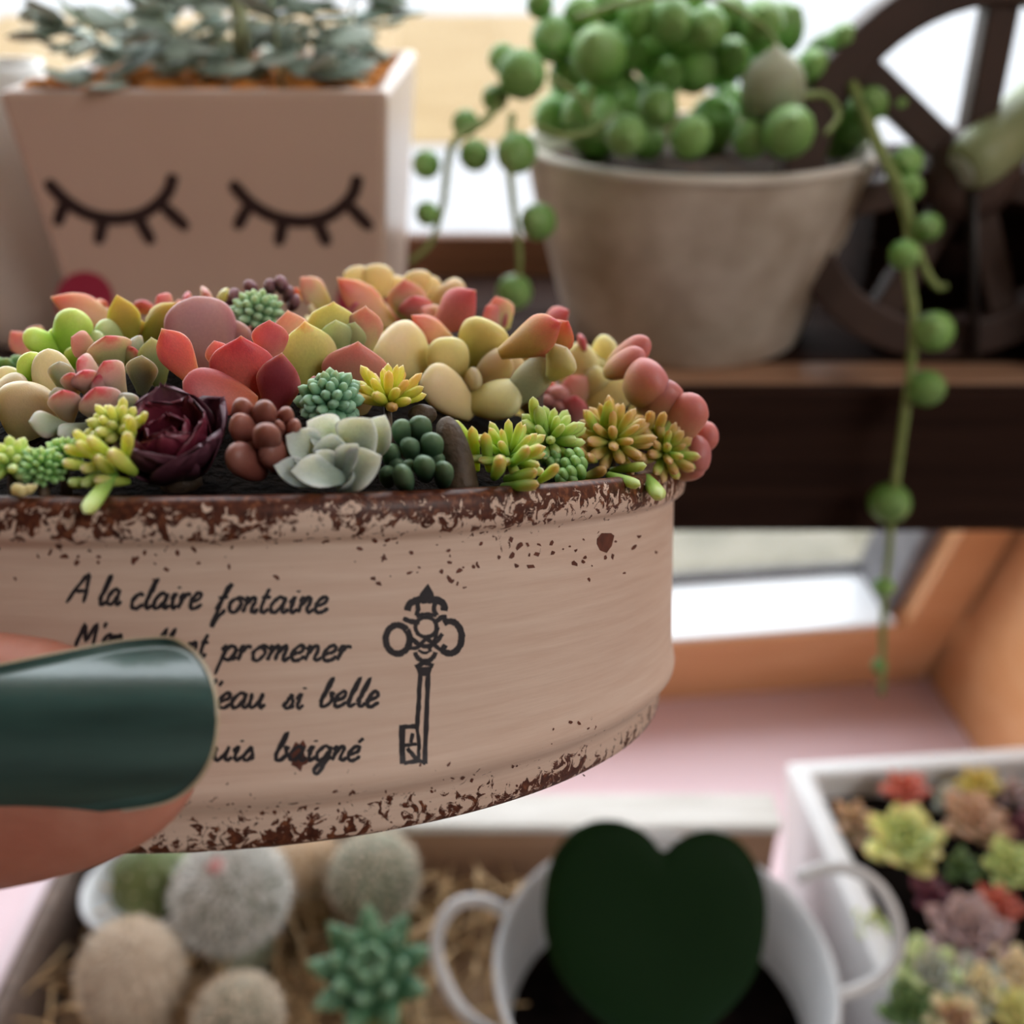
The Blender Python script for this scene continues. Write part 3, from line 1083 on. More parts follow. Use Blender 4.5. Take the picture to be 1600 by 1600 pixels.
def plant(name, label, px, k, leaves, mat, shape='spoon', thick=.5, z=None, cat='succulent', cup=0.0):
    """leaves: (bx, by, tx, ty, width px [, dict(d, db, dt, mat, shape, thick)])"""
    z0 = z if z is not None else rz(px, k)
    by = max(l[1] for l in leaves)
    root = thing(name, label, cat, at(px, by, z0 + .2), GRP)
    for l in leaves:
        q = l[5] if len(l) > 5 else {}
        d = z0 + q.get('d', 0)
        b = at(l[0], l[1], d + q.get('db', .22))
        t_ = at(l[2], l[3], d + q.get('dt', -.12))
        s = q.get('shape', shape)
        leaf(root, b, t_, l[4] / F * d * CM * 1.1, q.get('mat', mat), s, q.get('thick', .78 if s in ('bean', 'finger') else thick), name='leaf', bend=q.get('bend'), cup=q.get('cup', cup))
    # short stem into the soil
    bt = at(px, by - 4, z0 + .75)
    loc = TM.inverted() @ bt
    r = math.hypot(loc.x, loc.y) / CM
    zs = (soil_z(r) - .1) * CM
    k2 = min(1.0, 4.9 / max(r, .01))
    bot = TM @ Vector((loc.x * k2, loc.y * k2, min(zs, loc.z - .001) - .002))
    v_, f_ = tube([bot, bot.lerp(bt, .5), bt], [.0009, .0008, .0007], 8)
    add('stem', mk('stem', v_, f_, BRSTEM), root)
    return root


def ball(root, c, ax, n, r0, L, wd, mat, shape='finger', spread=100, jit=.12, thick=.85, rnd=None, inner=.55, tipmats=None):
    """leaves fanned out in a spiral round an axis"""
    rnd = rnd or random
    X, Y, Z = frame(ax)
    for i in range(n):
        q = (i + .5) / n
        ph = math.radians(spread) * math.sqrt(q)
        a = i * 2.39996 + rnd.uniform(-jit, jit)
        d = Z * math.cos(ph) + (X * math.cos(a) + Y * math.sin(a)) * math.sin(ph)
        l = L * (inner + (1 - inner) * min(1, q * 1.6)) * rnd.uniform(.85, 1.12)
        up = Z * .35
        b = c + d * r0 * .35
        t_ = c + d * (r0 + l) + up * l * .25
        m = tipmats[i % len(tipmats)] if tipmats else mat
        leaf(root, b, t_, wd * (.75 + .25 * min(1, q * 2)) * rnd.uniform(.9, 1.1), m, shape, thick, n=Z, lo=True)


def sedum(name, label, px, py, k, n, r0, L, wd, mat, ax=(0, .35, .9), spread=100, shape='finger', seed=1, z=None, inner=.55, extra=(), mats=None):
    """ax in camera axes: right, up, towards the viewer; sizes in px at that depth"""
    z0 = z if z is not None else rz(px, k)
    s = z0 / F * CM
    A = CR * ax[0] + CU * ax[1] - CF * ax[2]
    c = at(px, py, z0 + r0 * z0 / F * .6)
    root = thing(name, label, 'succulent', c - A.normalized() * s * r0, GRP)
    ball(root, c, A, n, r0 * s, L * s, wd * s, mat, shape, spread, rnd=random.Random(seed), inner=inner, tipmats=mats)
    for l in extra:
        q = l[5] if len(l) > 5 else {}
        d = z0 + q.get('d', 0)
        leaf(root, at(l[0], l[1], d + q.get('db', .15)), at(l[2], l[3], d + q.get('dt', -.3)), l[4] * s, q.get('mat', mat), q.get('shape', shape), .9, lo=True)
    bot = c - A.normalized() * s * r0 * 1.2 - TZ * .004
    v_, f_ = tube([bot, c], [.0006, .0004], 8)
    add('stem', mk('stem', v_, f_, BRSTEM), root)
    return root


B = dict(shape='bean')
E = dict(shape='egg')

# ---- back row
plant('peach_echeveria', 'peach rounded succulent at the very top back of the tin', 600, .1, [
    (562, 455, 553, 415, 38), (590, 465, 591, 411, 46), (655, 460, 651, 421, 40), (680, 478, 727, 444, 38, B), (620, 470, 618, 430, 40, dict(d=.4)), (640, 475, 690, 440, 36, dict(d=.5))], PEACH, 'egg', .55, z=15.4)
plant('purple_stonecrop', 'dusky purple beads behind the grey-green bead stonecrop', 400, .1, [
    (372, 475, 360, 456, 24), (392, 460, 392, 440, 22), (420, 458, 424, 442, 22), (438, 455, 442, 436, 24), (452, 480, 466, 468, 22), (350, 480, 352, 462, 18), (445, 468, 456, 452, 20)], PURB, 'bean', .8, z=13.6)
plant('red_edged_echeveria', 'orange-red keeled leaves standing behind the yellow-green rosette', 560, .1, [
    (612, 508, 524, 435, 50), (512, 478, 466, 433, 42, dict(mat=PINKG)), (470, 470, 456, 449, 18, dict(mat=REDL)), (556, 490, 552, 472, 34, dict(mat=PINKR)), (640, 500, 631, 433, 58, dict(mat=PINKG, d=.1)),
    (652, 500, 646, 458, 50, dict(mat=PINKR, d=-.1)), (495, 492, 482, 480, 24, dict(mat=CREAM)), (600, 500, 640, 470, 40, dict(mat=PINKR, d=.3))], ORNG, 'lens', .42, z=14.2)
plant('orange_echeveria', 'flat orange-red leaf behind the lime leaves beside the white face pot', 120, .3, [
    (182, 505, 78, 466, 50), (48, 556, 14, 516, 32, dict(mat=PINKR, d=.4)), (150, 500, 170, 470, 34, dict(mat=ORNG, d=.3)), (60, 540, 40, 510, 40, dict(mat=PINKG, d=.5))], ORNG, 'lens', .4, z=13.4)
plant('rose_echeveria', 'rose-red mottled leaf with pale pink leaves behind it', 740, .1, [
    (684, 512, 748, 454, 62), (788, 515, 772, 460, 46, dict(mat=PINKG, d=.4)), (760, 520, 790, 470, 40, dict(mat=PINKR, d=.5)), (776, 510, 758, 475, 30, dict(mat=PINKR, d=.2)), (845, 516, 893, 485, 40, dict(d=.2)),
    (905, 545, 914, 527, 30, dict(d=.3)), (700, 520, 655, 480, 44, dict(mat=PINKG, d=.4))], leafmat('mottled_rose_leaf', [(0, (210, 132, 112)), (.5, (208, 116, 112)), (1, (202, 84, 104))], edge=(208, 108, 120), speck=.3), 'lens', .45, z=13.6)
plant('pink_tip_echeveria', 'pale pink leaf tips between the olive leaves and the mauve leaf', 255, .2, [
    (268, 490, 242, 460, 36), (320, 475, 326, 454, 36, dict(mat=PINKG)), (350, 470, 346, 452, 26, dict(mat=CREAMY)), (300, 480, 285, 462, 30, dict(d=.3)), (225, 490, 222, 466, 30, dict(d=.5))], PINKR, 'lens', .45, z=13.2)
sedum('bead_stonecrop', 'grey-green beaded stonecrop dome at the top of the tin', 402, 490, .25, 46, 18, 26, 17, GRYB, (0.05, .75, .62), 105, 'bean', 4, z=12.9, inner=.8)

# ---- middle row, left to right
plant('green_echeveria', 'small blue-green rosette tip at the left edge of the picture', 5, .5, [(20, 590, 36, 553, 30), (0, 590, -10, 552, 32), (10, 592, 14, 556, 32, dict(d=-.1)), (-30, 595, -40, 560, 30)], BLUEB, 'lens', .4)
plant('lime_jelly_succulent', 'bright lime translucent leaves near the left edge', 110, .5, [
    (106, 562, 121, 481, 54), (98, 548, 34, 523, 36, dict(d=-.1)), (110, 566, 80, 512, 34, dict(d=.15)), (188, 540, 152, 504, 36, dict(mat=PALEG, d=.2)), (122, 575, 110, 542, 26, dict(d=-.15)), (135, 560, 160, 520, 30, dict(mat=PALEG, d=.1))], LIME, 'bean', .7)
plant('cream_jelly_succulent', 'fat cream and peach leaves cut by the left edge', 50, .66, [
    (94, 660, 75, 543, 54, dict(d=.05)), (62, 620, 47, 548, 44, dict(mat=LIME, d=.12)), (40, 690, 44, 594, 82, dict(d=-.25)), (-25, 640, 44, 596, 50, dict(d=-.02)), (-40, 690, -50, 610, 70, dict(d=-.1)), (20, 660, 10, 570, 50, dict(d=.3)), (95, 640, 100, 560, 30, dict(d=.2))], CREAM, 'egg', .75)
plant('olive_pink_echeveria', 'olive rosette with pink leaf tips behind the pink-grey bud', 190, .55, [
    (155, 556, 107, 527, 42, dict(mat=BRNP, d=.1)), (182, 578, 163, 520, 64), (222, 615, 222, 551, 44, dict(d=-.25, mat=GREYG)), (250, 605, 236, 524, 46, dict(d=.05, mat=leafmat('olive_grey_leaf', [(0, (110, 130, 76)), (.6, (150, 164, 112)), (1, (176, 176, 136))]))),
    (222, 560, 199, 530, 40, dict(mat=GREYG, d=.2)), (200, 580, 212, 540, 40, dict(d=.15))], OLIVP, 'spoon', .5)
plant('olive_succulent', 'pair of tall olive-yellow leaves left of the mauve leaf', 220, .35, [
    (206, 536, 181, 458, 46), (226, 540, 284, 472, 54, dict(d=.05)), (215, 545, 205, 490, 46, dict(d=.25)), (240, 540, 262, 480, 46, dict(d=.3))], OLIVE, 'lens', .5, z=12.3)
plant('mauve_echeveria', 'single broad mauve-pink leaf left of the bead stonecrop', 320, .4, [
    (330, 580, 302, 462, 98), (300, 560, 290, 500, 60, dict(d=.3)), (360, 560, 372, 500, 50, dict(d=.3))], MAUVE, 'egg', .45, z=12.0)
plant('red_echeveria', 'large glossy red rosette behind the maroon rose', 370, .66, [
    (308, 602, 250, 512, 52, dict(d=-.05)), (350, 585, 333, 529, 36, dict(mat=PINKR, d=.12)), (382, 645, 377, 521, 92, dict(d=.02)), (400, 632, 284, 598, 66, dict(d=-.28, shape='egg', mat=leafmat('red_pink_round_leaf', [(0, (210, 110, 66)), (.5, (202, 92, 80)), (1, (190, 92, 100))], edge=(186, 96, 108), speck=.2))),
    (428, 645, 443, 547, 64, dict(mat=REDD, d=-.18, shape='lens')), (424, 570, 421, 496, 52, dict(mat=PINKR, d=.22)), (365, 600, 350, 545, 40, dict(d=.15)), (475, 625, 505, 594, 34, dict(mat=REDD, d=.05)), (400, 590, 410, 540, 44, dict(d=.2))], REDL, 'spoon', .5)
plant('yellow_green_echeveria', 'yellow-green rosette with pink tips in the middle of the tin', 500, .52, [
    (492, 630, 476, 499, 80, dict(d=-.18)), (466, 575, 449, 482, 56, dict(mat=PINKG, d=.08)), (520, 565, 522, 468, 74, dict(d=.12)), (530, 562, 524, 496, 48, dict(mat=PALEG, d=-.02)), (568, 560, 572, 475, 52, dict(mat=PINKG, d=.1)),
    (550, 655, 561, 530, 98, dict(mat=BRNP, d=-.3)), (505, 570, 505, 510, 50, dict(mat=PALEG, d=.05)), (545, 560, 556, 500, 40, dict(mat=PALEG, d=.06))], YGRN, 'spoon', .5)
plant('cream_sedeveria', 'fat waxy cream-yellow leaves spreading at the middle right', 715, .58, [
    (662, 590, 598, 518, 86, dict(mat=CREAM, d=.02)), (702, 612, 699, 525, 60, dict(d=-.1)), (738, 578, 768, 500, 74, dict(d=.1, mat=leafmat('yellow_cream_leaf', [(0, (178, 170, 72)), (.6, (212, 198, 108)), (1, (232, 216, 140))], sss=.55, speck=.08))),
    (738, 648, 662, 580, 60, dict(mat=PEACH, d=-.38)), (728, 628, 818, 622, 60, dict(d=-.34)), (728, 608, 748, 584, 34, dict(mat=PEACH, d=-.2)), (740, 606, 798, 556, 50, dict(mat=PEACH, d=-.1)), (775, 625, 805, 545, 64, dict(mat=CREAM, d=.5)), (788, 632, 860, 566, 52, dict(d=-.5, mat=leafmat('greyish_cream_leaf', [(0, (160, 160, 110)), (.5, (180, 184, 146)), (1, (212, 200, 166))], speck=.16))),
    (710, 540, 638, 494, 40, dict(mat=ORNG, d=.25, shape='lens'))], CREAMY, 'cut', .7)
plant('yellow_red_echeveria', 'broad yellow leaf with a red keeled tip at the right of the dome', 840, .5, [
    (782, 552, 882, 506, 62), (850, 560, 892, 500, 50, dict(d=.2)), (820, 560, 860, 515, 50, dict(d=.3, mat=ORNG)), (860, 590, 890, 540, 56, dict(mat=CREAM, d=.05))], YRED, 'spoon', .55, z=11.6)
plant('cream_rosette', 'small cream rosette with blunt leaves at the right of the dome', 930, .6, [
    (880, 598, 927, 545, 54, dict(d=.05)), (928, 570, 957, 529, 38, dict(d=.15)), (912, 625, 944, 577, 44, dict(d=-.05)), (938, 595, 968, 575, 30, dict(d=.05)), (918, 640, 992, 596, 52, dict(d=-.15)), (980, 660, 1018, 632, 36, dict(d=-.1)), (930, 600, 940, 560, 40, dict(d=.25))], CREAMY, 'cut', .7)
plant('red_jelly_bean_sedum', 'plump red jelly-bean leaves overhanging the right end of the tin', 1040, .8, [
    (950, 575, 1018, 532, 40, dict(d=.35)), (945, 585, 1010, 552, 40, dict(d=.2)), (985, 625, 1035, 573, 70, dict(d=0)), (1025, 665, 1042, 590, 62, dict(d=.05)), (1045, 690, 1096, 618, 58, dict(d=-.05)), (1070, 705, 1121, 668, 44, dict(d=.25)), (1050, 722, 1112, 705, 58, dict(d=.1)),
    (1055, 738, 1104, 722, 40, dict(d=.12)), (1000, 640, 1030, 600, 50, dict(d=.4))], REDJB, 'bean', .8, z=12.2)
plant('pink_bud_echeveria', 'pink-grey closed bud rosette left of the maroon rose', 140, .78, [
    (108, 660, 96, 604, 46, dict(d=-.18)), (172, 665, 145, 600, 62, dict(d=-.2)), (192, 615, 158, 561, 46, dict(d=-.02)), (158, 590, 116, 562, 40, dict(d=.06)), (117, 620, 110, 578, 32, dict(d=-.06)), (142, 618, 128, 574, 42, dict(d=-.07)), (100, 612, 93, 560, 36, dict(mat=GREYG, d=.12)),
    (98, 640, 86, 602, 26, dict(mat=GREYG, d=-.05)), (108, 668, 41, 661, 42, dict(mat=GREYG, d=-.3)), (140, 664, 88, 684, 32, dict(mat=GREYG, d=-.34)), (170, 620, 150, 582, 36, dict(d=-.02)), (200, 650, 190, 610, 40, dict(mat=GREYG, d=-.05))], BUDP, 'spoon', .6)
plant('pink_bead_echeveria', 'small dusky pink rosette with bead leaves above the green sedums', 890, .72, [
    (912, 650, 888, 582, 58, dict(mat=BRNP, d=-.15)), (872, 640, 872, 602, 34, dict(shape='bean', d=-.25)), (850, 628, 845, 602, 26, dict(shape='bean', d=-.2)), (855, 645, 853, 618, 26, dict(shape='bean', d=-.28)), (893, 672, 900, 614, 40, dict(d=-.35, mat=PINKR)), (872, 652, 874, 628, 24, dict(shape='bean', d=-.28)),
    (925, 640, 930, 618, 30, dict(d=.02, mat=PINKR)), (900, 630, 915, 600, 40, dict(d=.15))], leafmat('dusky_pink_leaf', [(0, (150, 110, 104)), (.5, (190, 142, 136)), (1, (206, 140, 140))]), 'spoon', .55)

# ---- front row, left to right
sedum('green_stonecrop', 'bright green finger stonecrop at the left edge of the rim', 18, 728, .95, 20, 10, 44, 18, LGSED, (0, .75, .6), 95, 'finger', 5)
sedum('fine_green_stonecrop', 'fine green beaded stonecrop beside the left rim', 66, 732, .95, 54, 14, 26, 12, BRSED, (.1, .7, .6), 110, 'finger', 6, inner=.8)
sedum('mossy_green_stonecrop', 'fine beaded stonecrop sprig leaning on the yellow-green sedum', 102, 708, .9, 40, 10, 22, 11, BRSED, (.25, .8, .5), 110, 'finger', 7, inner=.8)
sedum('yellow_green_sedum', 'yellow-green finger sedum left of the maroon rose, one sprig hanging over the rim', 186, 674, .88, 22, 9, 42, 19, YGSED, (-.15, .75, .65), 85, 'finger', 8, inner=.9, extra=[
    (178, 740, 131, 805, 25, dict(mat=LGSED, d=-.5, dt=-.45)), (165, 738, 127, 760, 18, dict(mat=LGSED, d=-.3)), (150, 755, 105, 755, 17, dict(mat=LGSED, d=-.25)), (200, 752, 145, 752, 20, dict(d=-.35)), (182, 745, 146, 713, 20, dict(d=-.42)), (210, 738, 168, 705, 25, dict(d=-.45)), (170, 724, 125, 735, 17, dict(d=-.35)),
    (140, 728, 97, 724, 17, dict(d=-.3)), (140, 712, 99, 700, 16, dict(d=-.3)), (150, 705, 113, 673, 16, dict(d=-.25)), (165, 725, 116, 690, 18, dict(d=-.38)), (175, 712, 134, 684, 19, dict(d=-.42)), (196, 720, 202, 674, 19, dict(d=-.4)), (215, 668, 229, 645, 13), (205, 690, 205, 650, 18, dict(d=-.2))])
# maroon rose: cupped petals wound round each other
mr = thing('maroon_rose_succulent', 'deep maroon rose-shaped succulent standing at the front rim', 'succulent', at(285, 765, rz(285, .92)), GRP)


def petal(root, az, el, L, wd, r0, c, A, mat, cup=.55, curl=.18, seed=0):
    X, Y, Z = frame(A, TZ)
    rn = random.Random(seed)
    out = X * math.cos(az) + Y * math.sin(az)
    side = Z.cross(out)
    nu, nv = 14, 12
    V, Fc = [], []
    ph = [rn.uniform(0, 6) for _ in range(4)]
    for layer in (0, 1):
        for j in range(nv + 1):
            t_ = j / nv
            wv = .5 * (.42 + .58 * math.sin(min(t_ * 1.35, 1) * math.pi / 2)) * math.sqrt(max(.02, 1 - max(0, (t_ - .6) / .4) ** 2.6))
            e = el + curl * t_ * t_
            for i in range(nu + 1):
                s = -1 + 2 * i / nu
                rf = .035 * math.sin(9 * s + ph[0]) * t_ ** 2 + .03 * math.sin(17 * s + ph[1]) * t_ ** 3
                tt = t_ + rf * .6 + (.06 * (1 - abs(s)) if t_ > .9 else 0)
                p = c + out * (r0 + math.cos(e) * L * tt) + Z * (math.sin(e) * L * tt)
                ang = s * wv * wd / max(r0 + .4 * L, .001) * 1.0
                p = p + side * (s * wv * wd) - out * (cup * (s * wv) ** 2 * 4 * wd * .5)
                nrm = (out * math.sin(e) - Z * math.cos(e))
                p = p + nrm * ((.035 * wd * (1 - t_ * .75)) if layer else 0) + nrm * rf * wd * .5
                V.append(p)
    q = nu + 1
    m = (nv + 1) * q
    for j in range(nv):
        for i in range(nu):
            a, b, d, e2 = j * q + i, j * q + i + 1, (j + 1) * q + i + 1, (j + 1) * q + i
            Fc.append((a, e2, d, b))
            Fc.append((m + a, m + b, m + d, m + e2))
    rim = [j * q for j in range(nv + 1)] + [nv * q + i for i in range(1, q)] + [j * q + nu for j in range(nv - 1, -1, -1)]
    for a, b in zip(rim, rim[1:]):
        Fc.append((a, m + a, m + b, b))
    # own frame so the colour runs along the petal
    o = c + out * r0
    yv = (out * math.cos(el) + Z * math.sin(el))
    nv_ = side.cross(yv).normalized()
    Ml = Matrix(((side.x * wd, yv.x * L, nv_.x * L, o.x), (side.y * wd, yv.y * L, nv_.y * L, o.y), (side.z * wd, yv.z * L, nv_.z * L, o.z), (0, 0, 0, 1)))
    inv = Ml.inverted()
    return add('petal', mk('petal', [inv @ v_ for v_ in V], Fc, mat), root, Ml)


zz = rz(285, .90)
s = zz / F * CM
mc = at(281, 736, zz + .46)
mA = (-CF * .66 + CU * .74 + CR * -.02)
for n_, (cnt, el, L, wd, r0, mt, a0) in enumerate([(5, 34, 130, 148, 13, MAROONB, .62), (5, 48, 114, 124, 11, MAROON, 1.2), (4, 60, 97, 92, 8, MAROON, .2), (3, 70, 82, 64, 4, MAROON, .9)]):
    for i in range(cnt):
        az = a0 + 2 * math.pi * i / cnt
        petal(mr, az, math.radians(el + (i % 2) * 5), L * s, wd * s, r0 * s, mc, mA, mt, .5, .30, n_ * 10 + i)
v_, f_ = tube([at(285, 768, zz + .5), mc], [.002, .002], 10)
add('stem', mk('stem', v_, f_, BRSTEM), mr)

plant('brown_jelly_bean_sedum', 'brownish-red jelly-bean sedum between the maroon rose and the frosted rosette', 400, .9, [
    (402, 712, 366, 646, 38, dict(d=-.05)), (398, 680, 424, 628, 38, dict(d=0)), (372, 668, 386, 624, 34, dict(d=.1)), (430, 675, 456, 640, 28, dict(d=.05)), (420, 715, 416, 661, 40, dict(d=-.12, dt=-.35)), (440, 690, 468, 660, 28, dict(d=0)), (414, 742, 353, 702, 48, dict(d=-.2)), (450, 728, 408, 694, 46, dict(d=-.14)),
    (436, 685, 438, 658, 20, dict(d=-.05)), (400, 725, 385, 690, 36, dict(d=.05)), (430, 735, 440, 700, 40, dict(d=.1))], BRBEAN, 'bean', .85)
sedum('blue_green_sedum', 'blue-green beaded sedum behind the frosted rosette', 517, 628, .78, 50, 18, 38, 23, BLUEB, (-.02, .5, .8), 108, 'bean', 11, inner=.75)
sedum('lime_orange_sedum', 'lime finger sedum with orange tips above the dark green beans', 606, 632, .76, 24, 7, 60, 18, YLSED, (.1, .88, .4), 82, 'finger', 12, inner=.9, mats=[YLSED, YLSED, leafmat('lime_finger_orange_tip', [(0, (190, 200, 50)), (.5, (222, 196, 84)), (1, (232, 160, 104))], sss=.6)])
plant('frosted_rosette', 'frosted grey-green rosette at the front rim in the middle', 515, .93, [
    (535, 705, 476, 658, 60, dict(d=.12)), (508, 728, 443, 680, 60, dict(d=-.02)), (520, 722, 521, 674, 54, dict(d=0)), (545, 722, 585, 652, 72, dict(d=.05)), (575, 722, 604, 646, 52, dict(d=.18)), (524, 742, 489, 704, 34, dict(d=-.16, thick=.5)), (526, 748, 562, 692, 40, dict(d=-.16)),
    (540, 748, 452, 738, 50, dict(d=-.3)), (500, 758, 425, 728, 44, dict(d=-.14)), (530, 765, 600, 712, 62, dict(d=-.2)), (505, 750, 480, 752, 40, dict(d=-.2)), (520, 730, 530, 690, 40, dict(d=.1)), (545, 762, 555, 745, 40, dict(d=-.1))], WHITG, 'spoon', .34, cup=.95)
plant('dark_green_bean_sedum', 'dark green bean-leaved sedum right of the frosted rosette', 650, .92, [
    (632, 695, 624, 655, 29), (656, 694, 657, 649, 34, dict(d=.06)), (672, 720, 677, 676, 35, dict(d=-.05)), (640, 716, 642, 685, 30, dict(d=-.06)), (612, 730, 613, 693, 28, dict(d=.02)), (664, 750, 664, 713, 32, dict(d=-.15, dt=-.3)), (690, 760, 697, 722, 30, dict(d=-.14, dt=-.2)), (634, 764, 626, 735, 34, dict(d=-.2, dt=-.35)), (608, 760, 602, 728, 24, dict(d=-.05)),
    (638, 742, 636, 720, 23, dict(d=-.1)), (650, 730, 655, 695, 28, dict(d=.12)), (680, 740, 684, 705, 26, dict(d=.1)), (620, 750, 622, 715, 26, dict(d=.1))], DKBEAN, 'bean', .9)
st = thing('succulent_stump', 'brown hairy stub of a succulent stem beside the dark green beans', 'succulent stem', at(712, 760, rz(712, .93)), GRP)
zz = rz(712, .93)
v_, f_ = tube(catmull([at(722, 768, zz), at(716, 720, zz), at(700, 672, zz + .05), at(690, 655, zz + .1)], 5), [c * zz / F * CM for c in (27, 27, 26, 25, 24, 24, 23, 23, 22, 21, 20, 18, 16, 14, 9, 3)], 14)
add('stump', mk('stump', v_, f_, BRSTEM), st)
pb = thing('brown_stone', 'small rounded brown stone behind the dark green beans', 'stone', at(655, 665, rz(655, .8)), None)
v_, f_ = sphere(at(660, 648, rz(655, .78)), .0014, 12, 8, 1.1, .8, .8)
add('stone', mk('stone', v_, f_, BRSTEM), pb)
sedum('green_finger_sedum', 'bright green finger sedum with tan tips at the front rim right of the stump', 795, 716, .93, 24, 9, 56, 17, GRSED, (.15, .76, .58), 94, 'finger', 14, inner=.9, extra=[
    (745, 735, 737, 664, 18), (765, 735, 757, 674, 19, dict(d=-.1)), (785, 760, 844, 758, 19, dict(d=-.35)), (790, 748, 842, 738, 19, dict(d=-.3)), (842, 752, 874, 728, 17, dict(d=-.3)), (772, 745, 786, 716, 24, dict(d=-.45)), (800, 722, 849, 698, 19, dict(d=-.35)), (800, 725, 828, 700, 19, dict(d=-.4)), (745, 700, 707, 656, 15, dict(mat=LGSED, d=.05))])
sedum('pale_green_sedum', 'pale green finger sedum with round beads below, second from the stump', 858, 690, .86, 26, 9, 52, 18, LGSED, (.1, .68, .65), 95, 'finger', 15, inner=.85, extra=[(840, 680, 832, 618, 17), (850, 690, 840, 632, 19)])
bd = PW[bpy.data.objects[-1].name] if False else None
plant('green_bead_sedum', 'tiny round green bead sedum under the pale green sedum at the rim', 880, .90, [
    (x, y + 9, x + 2, y - 10, 20, dict(d=dd)) for x, y, dd in ((868, 738, 0), (884, 728, -.1), (898, 724, -.1), (880, 744, -.15), (892, 740, -.15), (906, 738, -.1), (872, 728, 0), (868, 715, 0), (890, 714, -.05), (903, 712, 0), (893, 752, -.1), (876, 752, -.1), (908, 725, 0), (850, 716, 0), (860, 726, 0))], BRSED, 'bean', .95)
sedum('orange_tip_sedum', 'orange-tipped olive finger sedum at the right front rim', 958, 690, .92, 34, 10, 60, 19, ORSED, (.25, .64, .68), 104, 'finger', 16, inner=.85, extra=[
    (925, 715, 904, 690, 17), (920, 720, 903, 705, 18, dict(d=-.1)), (950, 742, 1002, 760, 18, dict(mat=LGSED, d=-.55)), (955, 735, 1012, 728, 16, dict(mat=LGSED, d=-.2)), (925, 770, 953, 765, 18, dict(d=-.35)), (915, 745, 948, 734, 18, dict(d=-.2)), (930, 720, 918, 714, 16, dict(d=-.3)), (955, 772, 970, 752, 17, dict(d=-.2)), (940, 690, 915, 640, 15, dict(mat=GRSED)), (935, 690, 955, 622, 17, dict(mat=GRSED))])
sedum('orange_green_sedum', 'orange-green finger sedum at the right end of the rim, one leaf drooping', 1038, 708, .97, 34, 10, 48, 17, ORSED, (.35, .55, .7), 104, 'finger', 17, z=12.0, inner=.75, mats=[ORSED, GRSED, ORSED], extra=[(1010, 746, 1034, 780, 24, dict(mat=LGSED, d=-.55, dt=-.45)), (1020, 690, 1040, 642, 16), (1010, 685, 1018, 640, 17)])
chip = thing('dried_leaf_scrap', 'straw-coloured dried scrap lying on the left rim', 'plant scrap', at(40, 768, rz(40, .98)))
v_, f_ = tube(catmull([at(22, 760, rz(22, .985)), at(32, 767, rz(32, .985) - .02), at(46, 764, rz(46, .985)), at(58, 758, rz(58, .985))], 4), [.0003, .0005, .0006, .0005, .0005, .0006, .0005, .0004, .0005, .0004, .0003, .0002, .0001], 6)
add('scrap', mk('scrap', v_, f_, PEACH), chip)

# ---- the rest of the planting, seen only from other positions
def project(p):
    q = p - CAM
    d = q.dot(CF)
    return 800 + q.dot(CR) / d * F, 800 - q.dot(CU) / d * F, d / CM


seen = []
spots = []
inv = TM.inverted()
for o in list(COL.objects):
    if o.parent is not None and o.parent.get('group') == GRP and o.name.startswith(('leaf', 'petal')):
        M_ = PW[o.name]
        b_, t_ = M_.translation, M_ @ Vector((0, 1, 0))
        x0, y0, d0 = project(b_)
        x1, y1, d1 = project(t_)
        hw = M_.col[0].xyz.length / CM / d0 * F / 2
        seen.append((min(x0, x1) - hw * .6, max(x0, x1) + hw * .6, min(y0, y1), max(y0, y1), max(d0, d1)))
        m_ = inv @ b_
        spots.append((m_.x / CM, m_.y / CM))
rr_ = random.Random(21)
fm = [ORNG, GREYG, PINKG, CREAMY, YGRN, LIME, BUDP, OLIVP, PEACH, REDL]
fl_ = ['orange-red', 'grey-green', 'pink-edged', 'cream', 'yellow-green', 'lime', 'pink-grey', 'olive', 'peach', 'red']
placed = []
used = set()
homes = [(o.name.split('.')[0].replace('_', ' '), PW[o.name].translation) for o in COL.objects if o.type == 'EMPTY' and o.get('group') == GRP]
for _ in range(4000):
    a, r = rr_.uniform(0, 2 * math.pi), 5.0 * math.sqrt(rr_.random())
    x, y = r * math.cos(a), r * math.sin(a)
    if any(math.hypot(x - p, y - q) < 1.12 for p, q in placed) or any(math.hypot(x - p, y - q) < .55 for p, q in spots):
        continue
    zg = soil_z(r) + .05
    c = tinpt(x, y, zg)
    hid = True
    for dx, dz in ((-.7, .55), (.7, .55), (0, .75), (-.4, .7), (.4, .7)):
        px, py, d = project(tinpt(x + dx, y, zg + dz))
        if px > -110 and not any(l[0] < px < l[1] and l[2] < py < l[3] and l[4] < d - .15 for l in seen):
            hid = False
            break
    if not hid:
        continue
    placed.append((x, y))
    near = min(homes, key=lambda h: (h[1] - c).length)[0]
    k = len(placed) % len(fm)
    while (k, near) in used:
        k = (k + 1) % len(fm)
    used.add((k, near))
    mt, nm = fm[k], fl_[k]
    root = thing('succulent_rosette', nm + ' rosette hidden beyond the ' + near, 'succulent', c, GRP)
    ax = (TZ + (TX * x + TY * y) / 5.7 * .5).normalized()
    X, Y, Z = frame(ax)
    for i in range(13):
        q = i / 13
        el = math.radians(72 - 58 * q)
        a = i * 2.4
        d = (X * math.cos(a) + Y * math.sin(a)) * math.cos(el) + Z * math.sin(el)
        leaf(root, c + d * .0008, c + d * (.006 + .0045 * q), .0058, mt, 'spoon', .5, n=Z, lo=True)
